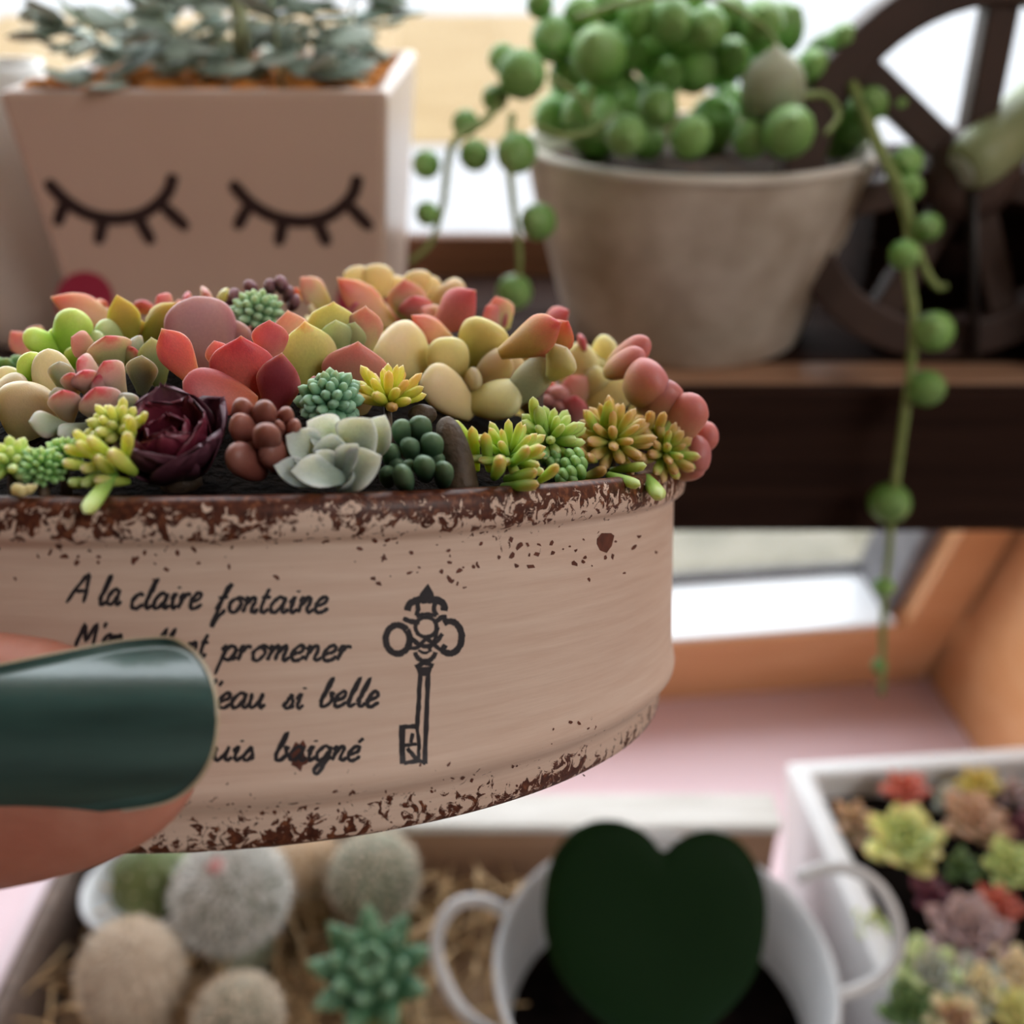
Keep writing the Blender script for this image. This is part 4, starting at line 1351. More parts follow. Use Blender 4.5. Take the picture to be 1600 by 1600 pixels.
# ------------------------------------------------------------------ wooden shelf stand behind the tin
SH = -11.6
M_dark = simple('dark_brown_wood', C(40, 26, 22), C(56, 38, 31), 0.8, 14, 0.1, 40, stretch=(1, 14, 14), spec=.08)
M_darkt = simple('lit_edge_brown_wood', C(164, 126, 100), C(186, 146, 118), 0.5, 14, stretch=(1, 14, 14))  # paler brown; on the shelf's front board it paints in the lit edge
shelf = thing('plant_shelf', 'dark brown wooden plant shelf standing behind the tin', 'shelf', W(0, 32, SILL))


def part(parent, name, v, f, mat, bev=0.0, smooth=False, label=None):
    o = add(name, mk(name, v, f, mat, smooth), parent, None, label)
    if bev:
        bevel(o, bev)
    return o


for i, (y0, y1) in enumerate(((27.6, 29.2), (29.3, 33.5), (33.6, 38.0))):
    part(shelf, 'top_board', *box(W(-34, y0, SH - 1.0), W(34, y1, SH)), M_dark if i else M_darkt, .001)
part(shelf, 'front_apron', *box(W(-34, 26.9, SH - 4.65), W(34, 27.6, SH - .02)), M_dark, .0012)
part(shelf, 'back_rail', *box(W(-34, 38.0, SH - 3), W(34, 38.8, SH + 1.4)), simple('warm_brown_wood', C(104, 70, 50), C(124, 86, 62), .6, 14, stretch=(1, 14, 14), spec=.2), .0012)
for x in (-33.5, 32):
    for y in (27.8, 36.4):
        part(shelf, 'leg', *box(W(x, y, SILL), W(x + 1.5, y + 1.5, SH - 1.0)), M_dark, .001)

# ------------------------------------------------------------------ white square pot with sleeping eyes
M_wpot = simple('white_glazed_ceramic', C(210, 184, 168), C(216, 190, 174), 0.3, 20)
M_gravel = simple('orange_gravel', C(204, 120, 44), C(226, 152, 70), 0.8, 200)
M_lash = simple('dark_brown_print', C(44, 26, 26), C(52, 32, 32), 0.5, 100)
M_cheek = simple('rose_cheek_print', C(172, 40, 74), C(180, 46, 80), 0.5, 100)
zt = -3.56
# top corners: front-left, front-right, back-right, back-left ; bottom likewise
T = [W(-12.45, 26.5, zt), W(-3.0, 26.5, zt), W(-3.0, 35.2, zt), W(-12.45, 35.2, zt)]
Bo = [W(-12.2, 28.0, SH), W(-3.75, 28.0, SH), W(-3.75, 34.6, SH), W(-12.2, 34.6, SH)]
face = thing('face_pot', 'white square pot with printed closed eyes and a pink cheek', 'pot', W(-7.6, 31, SH))


def inset(q, k, dz=0):
    c = sum(q, Vector()) / 4
    return [p + (c - p).normalized() * k * CM + Vector((0, 0, dz * CM)) for p in q]


Ti = inset(T, .55)
Tlow = [a.lerp(b, .12) for a, b in zip(T, Bo)]
Til = inset(Tlow, .6)
V = Bo + T + Ti + Til
Fc = [(3, 2, 1, 0)]
for a in range(4):
    b = (a + 1) % 4
    Fc += [(a, b, 4 + b, 4 + a), (4 + a, 4 + b, 8 + b, 8 + a), (8 + a, 8 + b, 12 + b, 12 + a)]
part(face, 'pot_body', V, Fc, M_wpot, .0022)
Tg = inset([a.lerp(b, .075) for a, b in zip(T, Bo)], .5)
fn = (T[1] - T[0]).cross(Bo[0] - T[0]).normalized()
if fn.y > 0:
    fn = -fn


def facept(px, py, lift=.02):
    r = ray(px, py)
    o = T[0] + fn * lift * CM
    return CAM + r * ((o - CAM).dot(fn) / r.dot(fn))


def zp(p):
    return (p[0] * .4125, p[1] * .4125)


eyes = [([(175, 685), (250, 762), (335, 812), (430, 830), (530, 815), (600, 770), (640, 720), (656, 660)], [((245, 765), (215, 855)), ((392, 825), (372, 925)), ((520, 820), (578, 925)), ((612, 775), (712, 868))]),
        ([(875, 690), (950, 772), (1040, 822), (1140, 840), (1230, 825), (1300, 780), (1340, 730), (1356, 665)], [((940, 780), (895, 868)), ((1072, 838), (1055, 930)), ((1200, 835), (1243, 930)), ((1318, 775), (1408, 868))])]
for arcp, lashes in eyes:
    V, Fc = [], []
    ribbon([zp(p) for p in arcp], 20, facept, V, Fc, 0, 5)
    for a, b in lashes:
        ribbon([zp(a), zp(b)], 20, facept, V, Fc, 0, 4)
    part(face, 'closed_eye', V, Fc, M_lash, label='printed closed eyelid with four lashes')
for cx in (132, 572):
    V, Fc = [], []
    blob([(cx + 46 * math.cos(a * .2618), 470 + 46 * math.sin(a * .2618)) for a in range(24)], facept, V, Fc)
    part(face, 'cheek', V, Fc, M_cheek, label='round pink printed cheek')
gx0, gx1, gy0, gy1 = -11.9, -3.4, 27.0, 34.9
V, Fc = [], []
n = 26
for j in range(n + 1):
    for i in range(n + 1):
        V.append(W(gx0 + (gx1 - gx0) * i / n, gy0 + (gy1 - gy0) * j / n, zt - .38 + random.uniform(-.15, .25)))
for j in range(n):
    for i in range(n):
        a = j * (n + 1) + i
        Fc.append((a, a + 1, a + n + 2, a + n + 1))
o = part(face, 'gravel', V, Fc, M_gravel, label='orange gravel in the pot')
o['kind'] = 'stuff'
rr_ = random.Random(5)
peb = sphere((0, 0, 0), 1, 8, 5)
pm = mk('pebble', *peb, M_gravel)
for _ in range(60):
    p = W(rr_.uniform(gx0, gx1), gy0 + abs(rr_.gauss(0, 2.2)) % 7.5, zt - .2)
    s = rr_.uniform(.0025, .0055)
    add('pebble', pm, face, Matrix.Translation(p) @ Matrix.Rotation(rr_.uniform(0, 6), 4, 'Z') @ Matrix.Diagonal((s, s * .8, s * .7, 1)))
# grey leaved spreading plant
M_gl = leafmat('silver_grey_leaf', [(0, (134, 152, 134)), (.5, (166, 186, 172)), (1, (196, 210, 200))], rough=.6, val=.2, sss=0.0)
M_gs = simple('pale_green_stem', C(160, 176, 136), C(190, 200, 160), .6, 200)
creep = thing('silver_creeper', 'low silvery grey-leaved plant spreading over the white face pot', 'plant', W(-7.6, 31, zt - .4))
for i in range(300):
    if i < 230:
        x, y = rr_.uniform(-11.6, -3.3), rr_.uniform(26.9, 34.8)
        hgt = .15 + rr_.random() ** 1.3 * (2.0 + 2.0 * math.exp(-((x + 7) / 3) ** 2))
        if y < 29:
            hgt *= .55
    else:
        a = rr_.uniform(0, 6.28)
        x, y, hgt = -7.0 + 2.6 * rr_.gauss(0, .6), 31 + 2.2 * rr_.gauss(0, .6), rr_.uniform(1.2, 4.2)
        x = min(-3.6, max(-11.2, x))
    p = W(x, y, zt + hgt)
    a = rr_.uniform(0, 6.28)
    d = Vector((math.cos(a), math.sin(a), rr_.uniform(-.35, .5))).normalized()
    L = rr_.uniform(.8, 1.45) * CM
    leaf(creep, p, p + d * L, L * .72, M_gl, 'round', .22, n=Vector((rr_.uniform(-.4, .4), rr_.uniform(-.5, .3), 1)), lo=True)
for i in range(22):
    x, y = rr_.uniform(-11, -3.8), rr_.uniform(27.6, 34)
    a = rr_.uniform(0, 6.28)
    P = catmull([W(x, y, zt - .3), W(x + .5 * math.cos(a), y + .5 * math.sin(a), zt + rr_.uniform(.5, 1.2)), W(x + 1.3 * math.cos(a), y + 1.3 * math.sin(a), zt + rr_.uniform(.6, 2.4))], 4)
    part(creep, 'stem', *tube(P, .0005, 6), M_gs, smooth=True)
part(creep, 'stem', *tube(catmull([at_fwd(378, 130, 28.5), at_fwd(376, 60, 28.5), at_fwd(372, 0, 28.4), at_fwd(374, -60, 28.3)], 4), .0022, 8), M_gs, smooth=True, label='pale thick upright stem')

# ------------------------------------------------------------------ round whitewashed pot with string of pearls
M_cem = simple('whitewashed_terracotta', C(184, 168, 148), C(236, 226, 212), 0.75, 55, 0.35, 160, bdist=.0012)
M_rim = simple('whitewashed_rim', C(214, 206, 194), C(226, 218, 206), 0.7, 60, 0.2, 200)
PC = (5.55, 32.2)                    # pot axis, cm
RT, RBt, PH = 5.25, 3.75, 5.85
pot = thing('terracotta_pot', 'round whitewashed flowerpot with trailing bead plant on the shelf', 'pot', W(PC[0], PC[1], SH))
PM = Matrix.Translation(W(PC[0], PC[1], SH))
pf = [(0, 0), (RBt - .15, 0), (RBt, .12), (RBt + .85, 3.25), (RBt + .95, 3.35), (RT - .1, PH - .25), (RT, PH - .08), (RT - .05, PH), (RT - .3, PH), (RT - .42, PH - .2), (RT - .55, PH - 1.0)]
v, f, u = lathe([(r * CM, z * CM) for r, z in pf], 72, PM)
part(pot, 'pot_wall', v, f, M_cem, smooth=True)
v, f, u = lathe([((RT - .5) * k / 8 * CM, (PH - .75 + .3 * (1 - k / 8)) * CM) for k in range(9)], 40, PM)
for i, p in enumerate(v):
    v[i] = p + Vector((0, 0, .002 * mnoise.noise(p * 150)))
part(pot, 'soil', v, f, simple('brown_bark_soil', C(38, 26, 20), C(92, 66, 46), 0.9, 160, .8, 300, bdist=.003), smooth=True)
v, f, u = lathe([((RT + .02) * CM, (PH - .16) * CM), ((RT + .05) * CM, (PH - .06) * CM), ((RT - .04) * CM, (PH + .03) * CM), ((RT - .3) * CM, (PH + .03) * CM)], 72, PM)
part(pot, 'rim', v, f, M_rim, smooth=True)

PEARL = leafmat('pearl_green', [(0, (78, 134, 44)), (.5, (108, 164, 70)), (1, (142, 186, 108))], rough=.45, sss=.2, val=.2, sscale=.004)
PEARLG = leafmat('pearl_grey_green', [(0, (134, 150, 116)), (1, (176, 182, 156))], rough=.5, sss=.3)
M_str = simple('pearl_stem', C(128, 150, 80), C(160, 178, 112), .55, 200)


def pearlmesh(mat):
    V, Fc = [], []
    n, m = 14, 12
    for i in range(n + 1):
        t_ = i / n
        a = math.pi * t_
        r = math.sin(a) * .5 * (1 - .10 * t_)
        y = .5 - .5 * math.cos(a)
        if t_ > .8:
            y += .10 * ((t_ - .8) / .2) ** 2
        for k in range(m):
            b = 6.28318 * k / m
            V.append((r * math.cos(b), y, r * math.sin(b)))
    for i in range(n):
        for k in range(m):
            Fc.append((i * m + k, (i + 1) * m + k, (i + 1) * m + (k + 1) % m, i * m + (k + 1) % m))
    return mk('pearl', V, Fc, mat)


PMESH, PMESHG = pearlmesh(PEARL), pearlmesh(PEARLG)
pearls = thing('string_of_pearls', 'trailing bead-leaved plant spilling over the whitewashed pot', 'plant', W(PC[0], PC[1], SH + PH - .6))


def pearl(c, r, d=None, me=None):
    d = (d or Vector((rr_.uniform(-1, 1), rr_.uniform(-1, .2), rr_.uniform(-.4, 1)))).normalized()
    X, Y, Z = frame(d)
    M = Matrix(((X.x, d.x, Y.x, 0), (X.y, d.y, Y.y, 0), (X.z, d.z, Y.z, 0), (0, 0, 0, 1)))
    M = Matrix.Translation(c - d * r) @ M @ Matrix.Scale(2 * r, 4)
    return add('pearl', me or PMESH, pearls, M)


# seen one by one: picture position, radius px, horizontal distance
for zx, zy, rad, y in ((320, 190, 66, 28.6), (270, 150, 40, 29.5), (400, 100, 62, 29.6), (515, 140, 76, 28.4), (250, 250, 36, 29), (175, 315, 37, 28.6), (75, 420, 38, 28.2), (200, 395, 43, 27.8), (305, 390, 56, 27.2),
                       (78, 545, 33, 27.6), (360, 565, 50, 26.8), (300, 745, 48, 26.9), (585, 345, 56, 27.6), (665, 275, 56, 28.6), (750, 350, 56, 27.6), (905, 355, 50, 28.2), (1000, 335, 70, 27.4), (960, 225, 88, 28.6),
                       (620, 40, 60, 29.5), (700, 55, 60, 29), (790, 75, 58, 29), (850, 40, 52, 30), (930, 60, 62, 29.5), (1140, 100, 42, 30), (1060, 170, 46, 30), (1210, 265, 46, 29.5), (1265, 260, 46, 30.2), (1300, 415, 44, 28.5),
                       (1305, 480, 38, 28), (1355, 580, 38, 27.0), (1295, 650, 40, 26.6), (1370, 845, 54, 26.2), (1350, 990, 50, 25.9), (365, 10, 38, 30), (470, 40, 50, 30), (545, 10, 52, 30.4), (430, 190, 44, 29.6), (610, 130, 50, 30.5), (760, 180, 60, 30.5), (850, 150, 56, 30.8), (690, 190, 46, 30.2), (1120, 230, 40, 31), (1100, 290, 40, 30.2)):
    px, py = 620 + zx * .6125, zy * .6125
    c = at_fwd(px, py, y)
    dep = (c - CAM).dot(CF)
    dd = Vector((rr_.uniform(-.5, .5), -1, rr_.uniform(-.2, .9)))
    if rad == 88:
        dd = Vector((-.1, -.2, 1))
    pearl(c, rad * .6125 / F * dep, dd, PMESHG if rad == 88 else None)
for px, py, rad, y in ((1390, 786, 34, 25.9), (1381, 917, 17, 25.8), (1374, 1040, 12, 25.8)):
    c = at_fwd(px, py, y)
    pearl(c, rad / F * (c - CAM).dot(CF), Vector((.2, -1, .2)))
for _ in range(70):
    a, r = rr_.uniform(0, 6.28), 4.4 * math.sqrt(rr_.random())
    x, y = PC[0] + r * math.cos(a), PC[1] + r * math.sin(a) * .85
    if y < PC[1] - 2.0:
        continue
    pearl(W(x, y, SH + PH + rr_.uniform(.0, 3.6) * (1 - (r / 6) ** 2)), rr_.uniform(.45, .85) * CM)


def strand(pts, r=.0011):
    P = catmull(pts, 6)
    part(pearls, 'strand', *tube(P, [r * (1 - .45 * i / len(P)) for i in range(len(P))], 7), M_str, smooth=True)


strand([at_fwd(1300, 90, 30), at_fwd(1335, 140, 29.8), at_fwd(1365, 210, 29), at_fwd(1395, 280, 28.2), at_fwd(1420, 350, 27.4), at_fwd(1418, 420, 26.8), at_fwd(1428, 500, 26.3), at_fwd(1420, 600, 26.0), at_fwd(1408, 690, 25.9), at_fwd(1395, 790, 25.8), at_fwd(1388, 870, 25.8), at_fwd(1380, 960, 25.8), at_fwd(1378, 1085, 25.8)], .0017)
strand([at_fwd(1330, 130, 29.6), at_fwd(1372, 230, 28.6), at_fwd(1410, 300, 27.8), at_fwd(1428, 370, 27.2), at_fwd(1445, 420, 27), at_fwd(1465, 448, 26.9), at_fwd(1480, 447, 26.8)], .0016)
strand([at_fwd(790, 150, 28.8), at_fwd(755, 190, 28.4), at_fwd(715, 215, 28), at_fwd(700, 250, 27.8), at_fwd(692, 320, 27.6), at_fwd(672, 380, 27.5), at_fwd(640, 410, 27.5)], .0012)
strand([at_fwd(800, 180, 28), at_fwd(795, 240, 27), at_fwd(802, 320, 26.7), at_fwd(812, 400, 26.7), at_fwd(808, 450, 26.8)], .0011)
strand([at_fwd(840, 200, 28), at_fwd(880, 212, 27.6), at_fwd(925, 205, 28), at_fwd(960, 180, 28.6)], .0011)
strand([at_fwd(1250, 150, 29), at_fwd(1290, 150, 29), at_fwd(1310, 180, 28.6), at_fwd(1290, 210, 28)], .0011)
strand([at_fwd(900, 30, 29), at_fwd(1000, 0, 28.6), at_fwd(1100, -6, 28.6), at_fwd(1190, 40, 28.8), at_fwd(1225, 90, 28.6)], .0010)
strand([at_fwd(860, 120, 28.4), at_fwd(905, 150, 28), at_fwd(920, 180, 27.9), at_fwd(925, 130, 28.2)], .0009)

# ------------------------------------------------------------------ small wooden wagon wheel and the box behind it
M_whl = simple('dark_stained_wood', C(58, 42, 38), C(84, 64, 56), 0.55, 30, .1, 90)
M_blk = simple('black_iron', C(20, 18, 20), C(34, 32, 34), 0.45, 60)
whl = thing('wagon_wheel', 'small dark wooden wagon wheel leaning on the shelf at the right', 'wheel', W(14.5, 29.5, SH))
hc = at_fwd(1512, 268, 30.0)
rad = (hc.z - (CAM.z + SH * CM)) - .0002
X, Yv, Z = Vector((1, 0, 0)), Vector((0, .06, 1)).normalized(), Vector((0, -1, .06)).normalized()
ringp = [hc + (X * math.cos(a) + Yv * math.sin(a)) * (rad - .006) for a in [2 * math.pi * k / 56 for k in range(56)]]
V, Fc = [], []
for k, p in enumerate(ringp):
    d = (p - hc).normalized()
    for a, b in ((-.0055, -.006), (.0055, -.006), (.0055, .006), (-.0055, .006)):
        V.append(p + d * a + Z * b)
for k in range(56):
    for j in range(4):
        a, b = k * 4 + j, k * 4 + (j + 1) % 4
        c, d = ((k + 1) % 56) * 4 + (j + 1) % 4, ((k + 1) % 56) * 4 + j
        Fc.append((a, d, c, b))
part(whl, 'wheel_rim', V, Fc, M_whl, .001)
for k in range(8):
    a = math.radians(90 + 52 * (k if k < 4 else k - 7)) if k < 7 else None
    if a is None:
        continue
    d = X * math.cos(a) + Yv * math.sin(a)
    s_ = X * -math.sin(a) + Yv * math.cos(a)
    wv = .0042
    p0, p1 = hc + d * .008, hc + d * (rad - .010)
    q = [p0 - s_ * wv - Z * .004, p0 + s_ * wv - Z * .004, p0 + s_ * wv + Z * .004, p0 - s_ * wv + Z * .004, p1 - s_ * wv - Z * .004, p1 + s_ * wv - Z * .004, p1 + s_ * wv + Z * .004, p1 - s_ * wv + Z * .004]
    part(whl, 'spoke', *box8(q), M_whl, .0008)
part(whl, 'hub', *tube([hc - Z * .009, hc - Z * .007, hc + Z * .007, hc + Z * .010], [.009, .0125, .0125, .008], 18), M_whl, smooth=True)
part(whl, 'axle_rod', *tube([at_fwd(1521, 300, 28.9), at_fwd(1521, 556, 28.9)], .0016, 8), M_blk, smooth=True)
bx = thing('wooden_box', 'dark wooden box standing behind the wagon wheel', 'box', W(19, 33.2, SH))
part(bx, 'box_body', *box(W(11.1, 31.6, SH), W(29, 36.6, SH + 5.0)), M_dark, .001)
for i in range(3):
    part(bx, 'slat', *box(W(11.0, 31.3, SH + .3 + i * 1.75), W(29.2, 31.58, SH + 1.2 + i * 1.75)), M_dark, .0006)

# thick pale green stem leaning in from the right, and a grey leaf
M_pg = leafmat('pale_green_stem_skin', [(0, (150, 166, 120)), (1, (178, 186, 150))], rough=.5, sss=.2)
gs_ = thing('thick_green_stem', 'thick blunt pale green plant stem leaning in at the right edge', 'plant', at_fwd(1700, 120, 31))
P = catmull([at_fwd(1500, 268, 29.0), at_fwd(1530, 245, 29.3), at_fwd(1570, 215, 29.8), at_fwd(1640, 150, 31), at_fwd(1740, 60, 32.5)], 5)
R = [.0052, .0066, .0074, .0078, .008] + [.0082] * (len(P) - 5)
part(gs_, 'stem', *tube(P, R, 16), simple('pale_green_skin', C(142, 156, 110), C(170, 178, 136), .5, 60), smooth=True)
part(gs_, 'cut_end', *tube([P[0] - (P[1] - P[0]).normalized() * .0008, P[0]], [.0042, .0050], 16), simple('pale_scar', C(168, 176, 156), C(190, 196, 178), .6, 200), smooth=True)
gp = thing('grey_leaf_plant', 'blue-grey pointed leaves at the right edge below the thick stem', 'plant', W(17.3, 28.8, SH))
v, f, u = lathe([(0, 0), (.014, 0), (.018, .028), (.0165, .028), (.014, .022), (0, .022)], 32, Matrix.Translation(W(17.3, 28.8, SH)))
part(gp, 'pot', v, f, M_blk, smooth=True)
gc = W(17.3, 28.8, SH + 2.6)
for dx, dy, dz, wd in ((-2.4, -.8, 2.6, 1.5), (-1.0, -1.4, 3.6, 1.5), (1.6, -.6, 3.2, 1.5), (-1.8, .8, 3.2, 1.4), (.6, 1.4, 3.0, 1.4), (2.4, .6, 1.8, 1.4), (-2.9, -.2, 1.2, 1.3)):
    leaf(gp, gc, gc + Vector((dx, dy, dz)) * CM, wd * CM, GREYG, 'lens', .35)

# white vase cut by the left edge
vz = thing('white_vase', 'tall white vase cut off by the left edge beside the face pot', 'vase', W(-15.6, 31.5, SH))
v, f, u = lathe([(r * CM, z * CM) for r, z in ((0, 0), (1.7, 0), (1.85, .15), (2.15, 2.2), (2.25, 4.2), (2.05, 6.0), (1.75, 7.4), (1.8, 8.0), (1.65, 8.0), (1.6, 7.3), (1.8, 5.5), (0, 5.3))], 40, Matrix.Translation(W(-15.4, 32, SH)))
part(vz, 'vase_wall', v, f, simple('white_porcelain', C(232, 230, 226), C(240, 238, 234), .3, 20), smooth=True)

# ------------------------------------------------------------------ crate with cacti, heart leaf pot, white planter on the sill
M_cw = simple('whitewashed_crate', C(206, 200, 192), C(232, 228, 222), .7, 30, .1, 90, stretch=(1, 10, 10))
M_ci = simple('grey_brown_crate', C(112, 96, 88), C(138, 120, 110), .7, 24, .1, 90, stretch=(1, 10, 10))
crate = thing('wooden_crate', 'shallow whitewashed wooden crate of cacti on the rosy sill', 'crate', W(-3, 20, SILL))
CX0, CX1, CY0, CY1, CT = -18.2, 11.0, 6.0, 31.0, -32.2
for i in range(4):
    y0 = CY0 + (CY1 - CY0) * i / 4
    part(crate, 'base_board', *box(W(CX0, y0, SILL + .05), W(CX1, y0 + (CY1 - CY0) / 4 - .1, SILL + .8)), M_ci, .0008)
hb_ = (CT - SILL - .8) / 2
for k in range(2):
    z0, z1 = SILL + .8 + k * hb_, SILL + .8 + (k + 1) * hb_ - .12
    part(crate, 'back_board', *box(W(CX0, CY1 - .9, z0), W(CX1, CY1, z1)), M_dark if k == 0 else M_darkt, .0008)
    part(crate, 'side_board', *box(W(CX0, CY0, z0), W(CX0 + .8, CY1 - .9, z1)), M_ci, .0008)
    if k == 0:
        part(crate, 'side_board', *box(W(CX1 - .8, CY0, z0), W(CX1, CY1 - .9, z1)), M_ci, .0008)
    part(crate, 'front_board', *box(W(CX0 + .8, CY0, z0), W(CX1 - .8, CY0 + .8, z1)), M_ci, .0008)
part(crate, 'top_strip', *box(W(CX0 - .2, CY1 - 1.3, CT - .1), W(CX1, CY1 + .5, CT + .35)), M_cw, .001, label='whitewashed top strip of the crate')
part(crate, 'top_strip', *box(W(CX0 - .2, CY0, CT - .1), W(CX0 + .35, CY1 - 1.3, CT + .1)), simple('rosy_white_paint', C(236, 214, 222), C(240, 220, 228), .5, 20), .001)

M_straw = simple('dry_straw', C(230, 186, 132), C(244, 212, 166), .7, 300)
V, Fc = [], []
for _ in range(900):
    x, y = rr_.uniform(-16.8, 0.5), rr_.uniform(8, 29.5)
    p = W(x, y, rr_.uniform(-36.8, -33.2))
    a = rr_.uniform(0, 6.28)
    d = Vector((math.cos(a), math.sin(a), rr_.uniform(-.2, .6))).normalized()
    L = rr_.uniform(1.2, 3.5) * CM
    e = d.cross(Vector((0, 0, 1))).normalized()
    v, f = tube(catmull([p, p + d * L * .5 + e * rr_.uniform(-.004, .004) + Vector((0, 0, .003)), p + d * L], 3), .0005, 4)
    o = len(V)
    V += v
    Fc += [tuple(i + o for i in q) for q in f]
solo('straw', V, Fc, M_straw, 'dry orange straw mulch around the cacti in the crate', 'straw', kind='stuff')
V, Fc = [], []
n = 24
for j in range(n + 1):
    for i in range(n + 1):
        V.append(W(CX0 + .8 + 19.0 * i / n, CY0 + .8 + (CY1 - CY0 - 1.8) * j / n, -36.6 + .5 * mnoise.noise(Vector((i * .7, j * .7, 0)))))
for j in range(n):
    for i in range(n):
        a = j * (n + 1) + i
        Fc.append((a, a + 1, a + n + 2, a + n + 1))
part(crate, 'soil', V, Fc, simple('sandy_soil', C(160, 128, 98), C(206, 174, 140), .9, 120, .6, 300, bdist=.002), smooth=True)

M_cg = simple('cactus_green', C(92, 108, 60), C(122, 134, 84), .6, 80)
M_cgg = simple('cactus_grey_green', C(120, 128, 106), C(160, 164, 146), .6, 80)
M_sp = simple('white_spines', C(240, 236, 230), C(248, 246, 242), .7, 80)
M_spc = simple('cream_spines', C(236, 218, 196), C(246, 232, 214), .7, 80)


def cactus(name, label, px, py, dep, rpx, mat, smat, tall=1.0, ribs=16, ns=700, sl=.35, ax=None):
    c = at(px, py, dep)
    r = rpx / F * dep * CM
    zb = CAM.z - 36.6 * CM
    root = thing(name, label, 'cactus', Vector((c.x, c.y, zb)))
    V, Fc = [], []
    nu, nv = ribs * 4, 16
    hgt = r * tall
    for j in range(nv + 1):
        p = -math.pi / 2 + math.pi * j / nv
        for i in range(nu):
            a = 2 * math.pi * i / nu
            k = r * math.cos(p) * (1 + .07 * math.cos(a * ribs))
            V.append(c + Vector((k * math.cos(a), k * math.sin(a), hgt * math.sin(p))))
    for j in range(nv):
        for i in range(nu):
            a, b = j * nu + i, j * nu + (i + 1) % nu
            Fc.append((a, b, b + nu, a + nu))
    part(root, 'body', V, Fc, mat, smooth=True)
    low = c.z - hgt
    if low > zb:
        part(root, 'base', *tube([Vector((c.x, c.y, zb - .003)), Vector((c.x, c.y, low + hgt * .5))], [r * .55, r * .75], 16), mat, smooth=True)
    V, Fc = [], []
    for i in range(ns):
        z = 1 - 1.7 * (i + .5) / ns
        a = i * 2.39996
        q = math.sqrt(1 - z * z)
        d = Vector((q * math.cos(a), q * math.sin(a), z))
        p = c + Vector((d.x * r, d.y * r, d.z * hgt)) * 1.0
        for _ in range(3):
            e = (d + Vector((rr_.uniform(-1, 1), rr_.uniform(-1, 1), rr_.uniform(-1, 1))) * .9).normalized()
            s_ = e.cross(d).normalized() * r * .03 if e.cross(d).length > .01 else Vector((r * .01, 0, 0))
            o = len(V)
            V += [p - s_, p + s_, p + e * r * sl * rr_.uniform(.6, 1.1)]
            Fc.append((o, o + 1, o + 2))
    sp_ = part(root, 'spines', V, Fc, smat)
    sp_['kind'] = 'stuff'
    return root, c, r


root, c, r = cactus('ball_cactus', 'round cactus wrapped in white spines with a pink crown', 362, 1395, 38, 78, M_cgg, M_sp, 1.0, 16, 900, .32)
v, f = sphere(c + Vector((-.002, -.004, r * 1.02)), .0035, 10, 6, 1, 1, .5)
part(root, 'flower_bud', v, f, simple('pink_bud', C(196, 110, 110), C(210, 130, 124), .6, 100), smooth=True, label='pink flower bud on the crown')
cactus('woolly_cactus', 'woolly cream cactus at the lower left of the crate', 205, 1525, 35, 72, simple('cactus_wool', C(228, 206, 184), C(242, 224, 206), .8, 120), M_spc, 1.25, 18, 900, .25)
cactus('green_ball_cactus', 'plain olive green cactus beside the white pot ring under the thumb', 240, 1375, 40, 62, M_cg, M_spc, 1.1, 10, 50, .12)
cactus('tan_tipped_cactus', 'grey-green cactus with a tan woolly side behind the star cactus', 585, 1372, 39, 66, M_cgg, M_spc, 1.15, 14, 420, .22)
cactus('cream_cactus', 'small cream spined cactus at the bottom edge of the picture', 372, 1592, 33, 62, M_cgg, M_spc, .9, 14, 700, .3)
cactus('tan_wool_cactus', 'tan woolly cactus just below the tin between two round cacti', 478, 1345, 41, 52, simple('tan_wool', C(196, 160, 124), C(214, 182, 148), .8, 100), M_spc, 1.0, 14, 300, .2)
wp = thing('small_white_pot', 'small white pot holding the olive green cactus', 'pot', at(225, 1400, 40) - Vector((0, 0, .04)))
pc_ = at(222, 1380, 40)
v, f, u = lathe([(0, -.036), (.017, -.036), (.0225, .0), (.0232, .003), (.0212, .003), (.02, -.004), (0, -.006)], 40, Matrix.Translation(pc_ + Vector((0, 0, -.004))))
part(wp, 'pot_wall', v, f, M_alu, smooth=True)

# green star cactus
sc_ = at(578, 1512, 34.5)
star = thing('star_cactus', 'green fleshy-leaved star-shaped cactus beside the metal pot handle', 'cactus', Vector((sc_.x, sc_.y, CAM.z - .366)))
M_star = leafmat('star_cactus_green', [(0, (40, 84, 56)), (.6, (74, 124, 88)), (1, (136, 172, 138))], rough=.5, sss=.2)
Ax = (Vector((0, -.30, .95))).normalized()
X, Yv, Z = frame(Ax)
i = 0
for ring, cnt, el, L in ((0, 9, 12, 2.3), (1, 8, 38, 1.9), (2, 6, 62, 1.5), (3, 3, 80, 1.1)):
    for k in range(cnt):
        a = 2 * math.pi * (k + .5 * (ring % 2)) / cnt + .3
        e = math.radians(el)
        d = (X * math.cos(a) + Yv * math.sin(a)) * math.cos(e) + Z * math.sin(e)
        leaf(star, sc_ - Z * .008 + d * .002, sc_ - Z * .006 + d * L * CM, .95 * CM, M_star, 'lens', .75, n=Z)
part(star, 'core', *tube([Vector((sc_.x, sc_.y + .004, CAM.z - .372)), sc_ - Z * .004], [.011, .009], 14), M_cg, smooth=True)

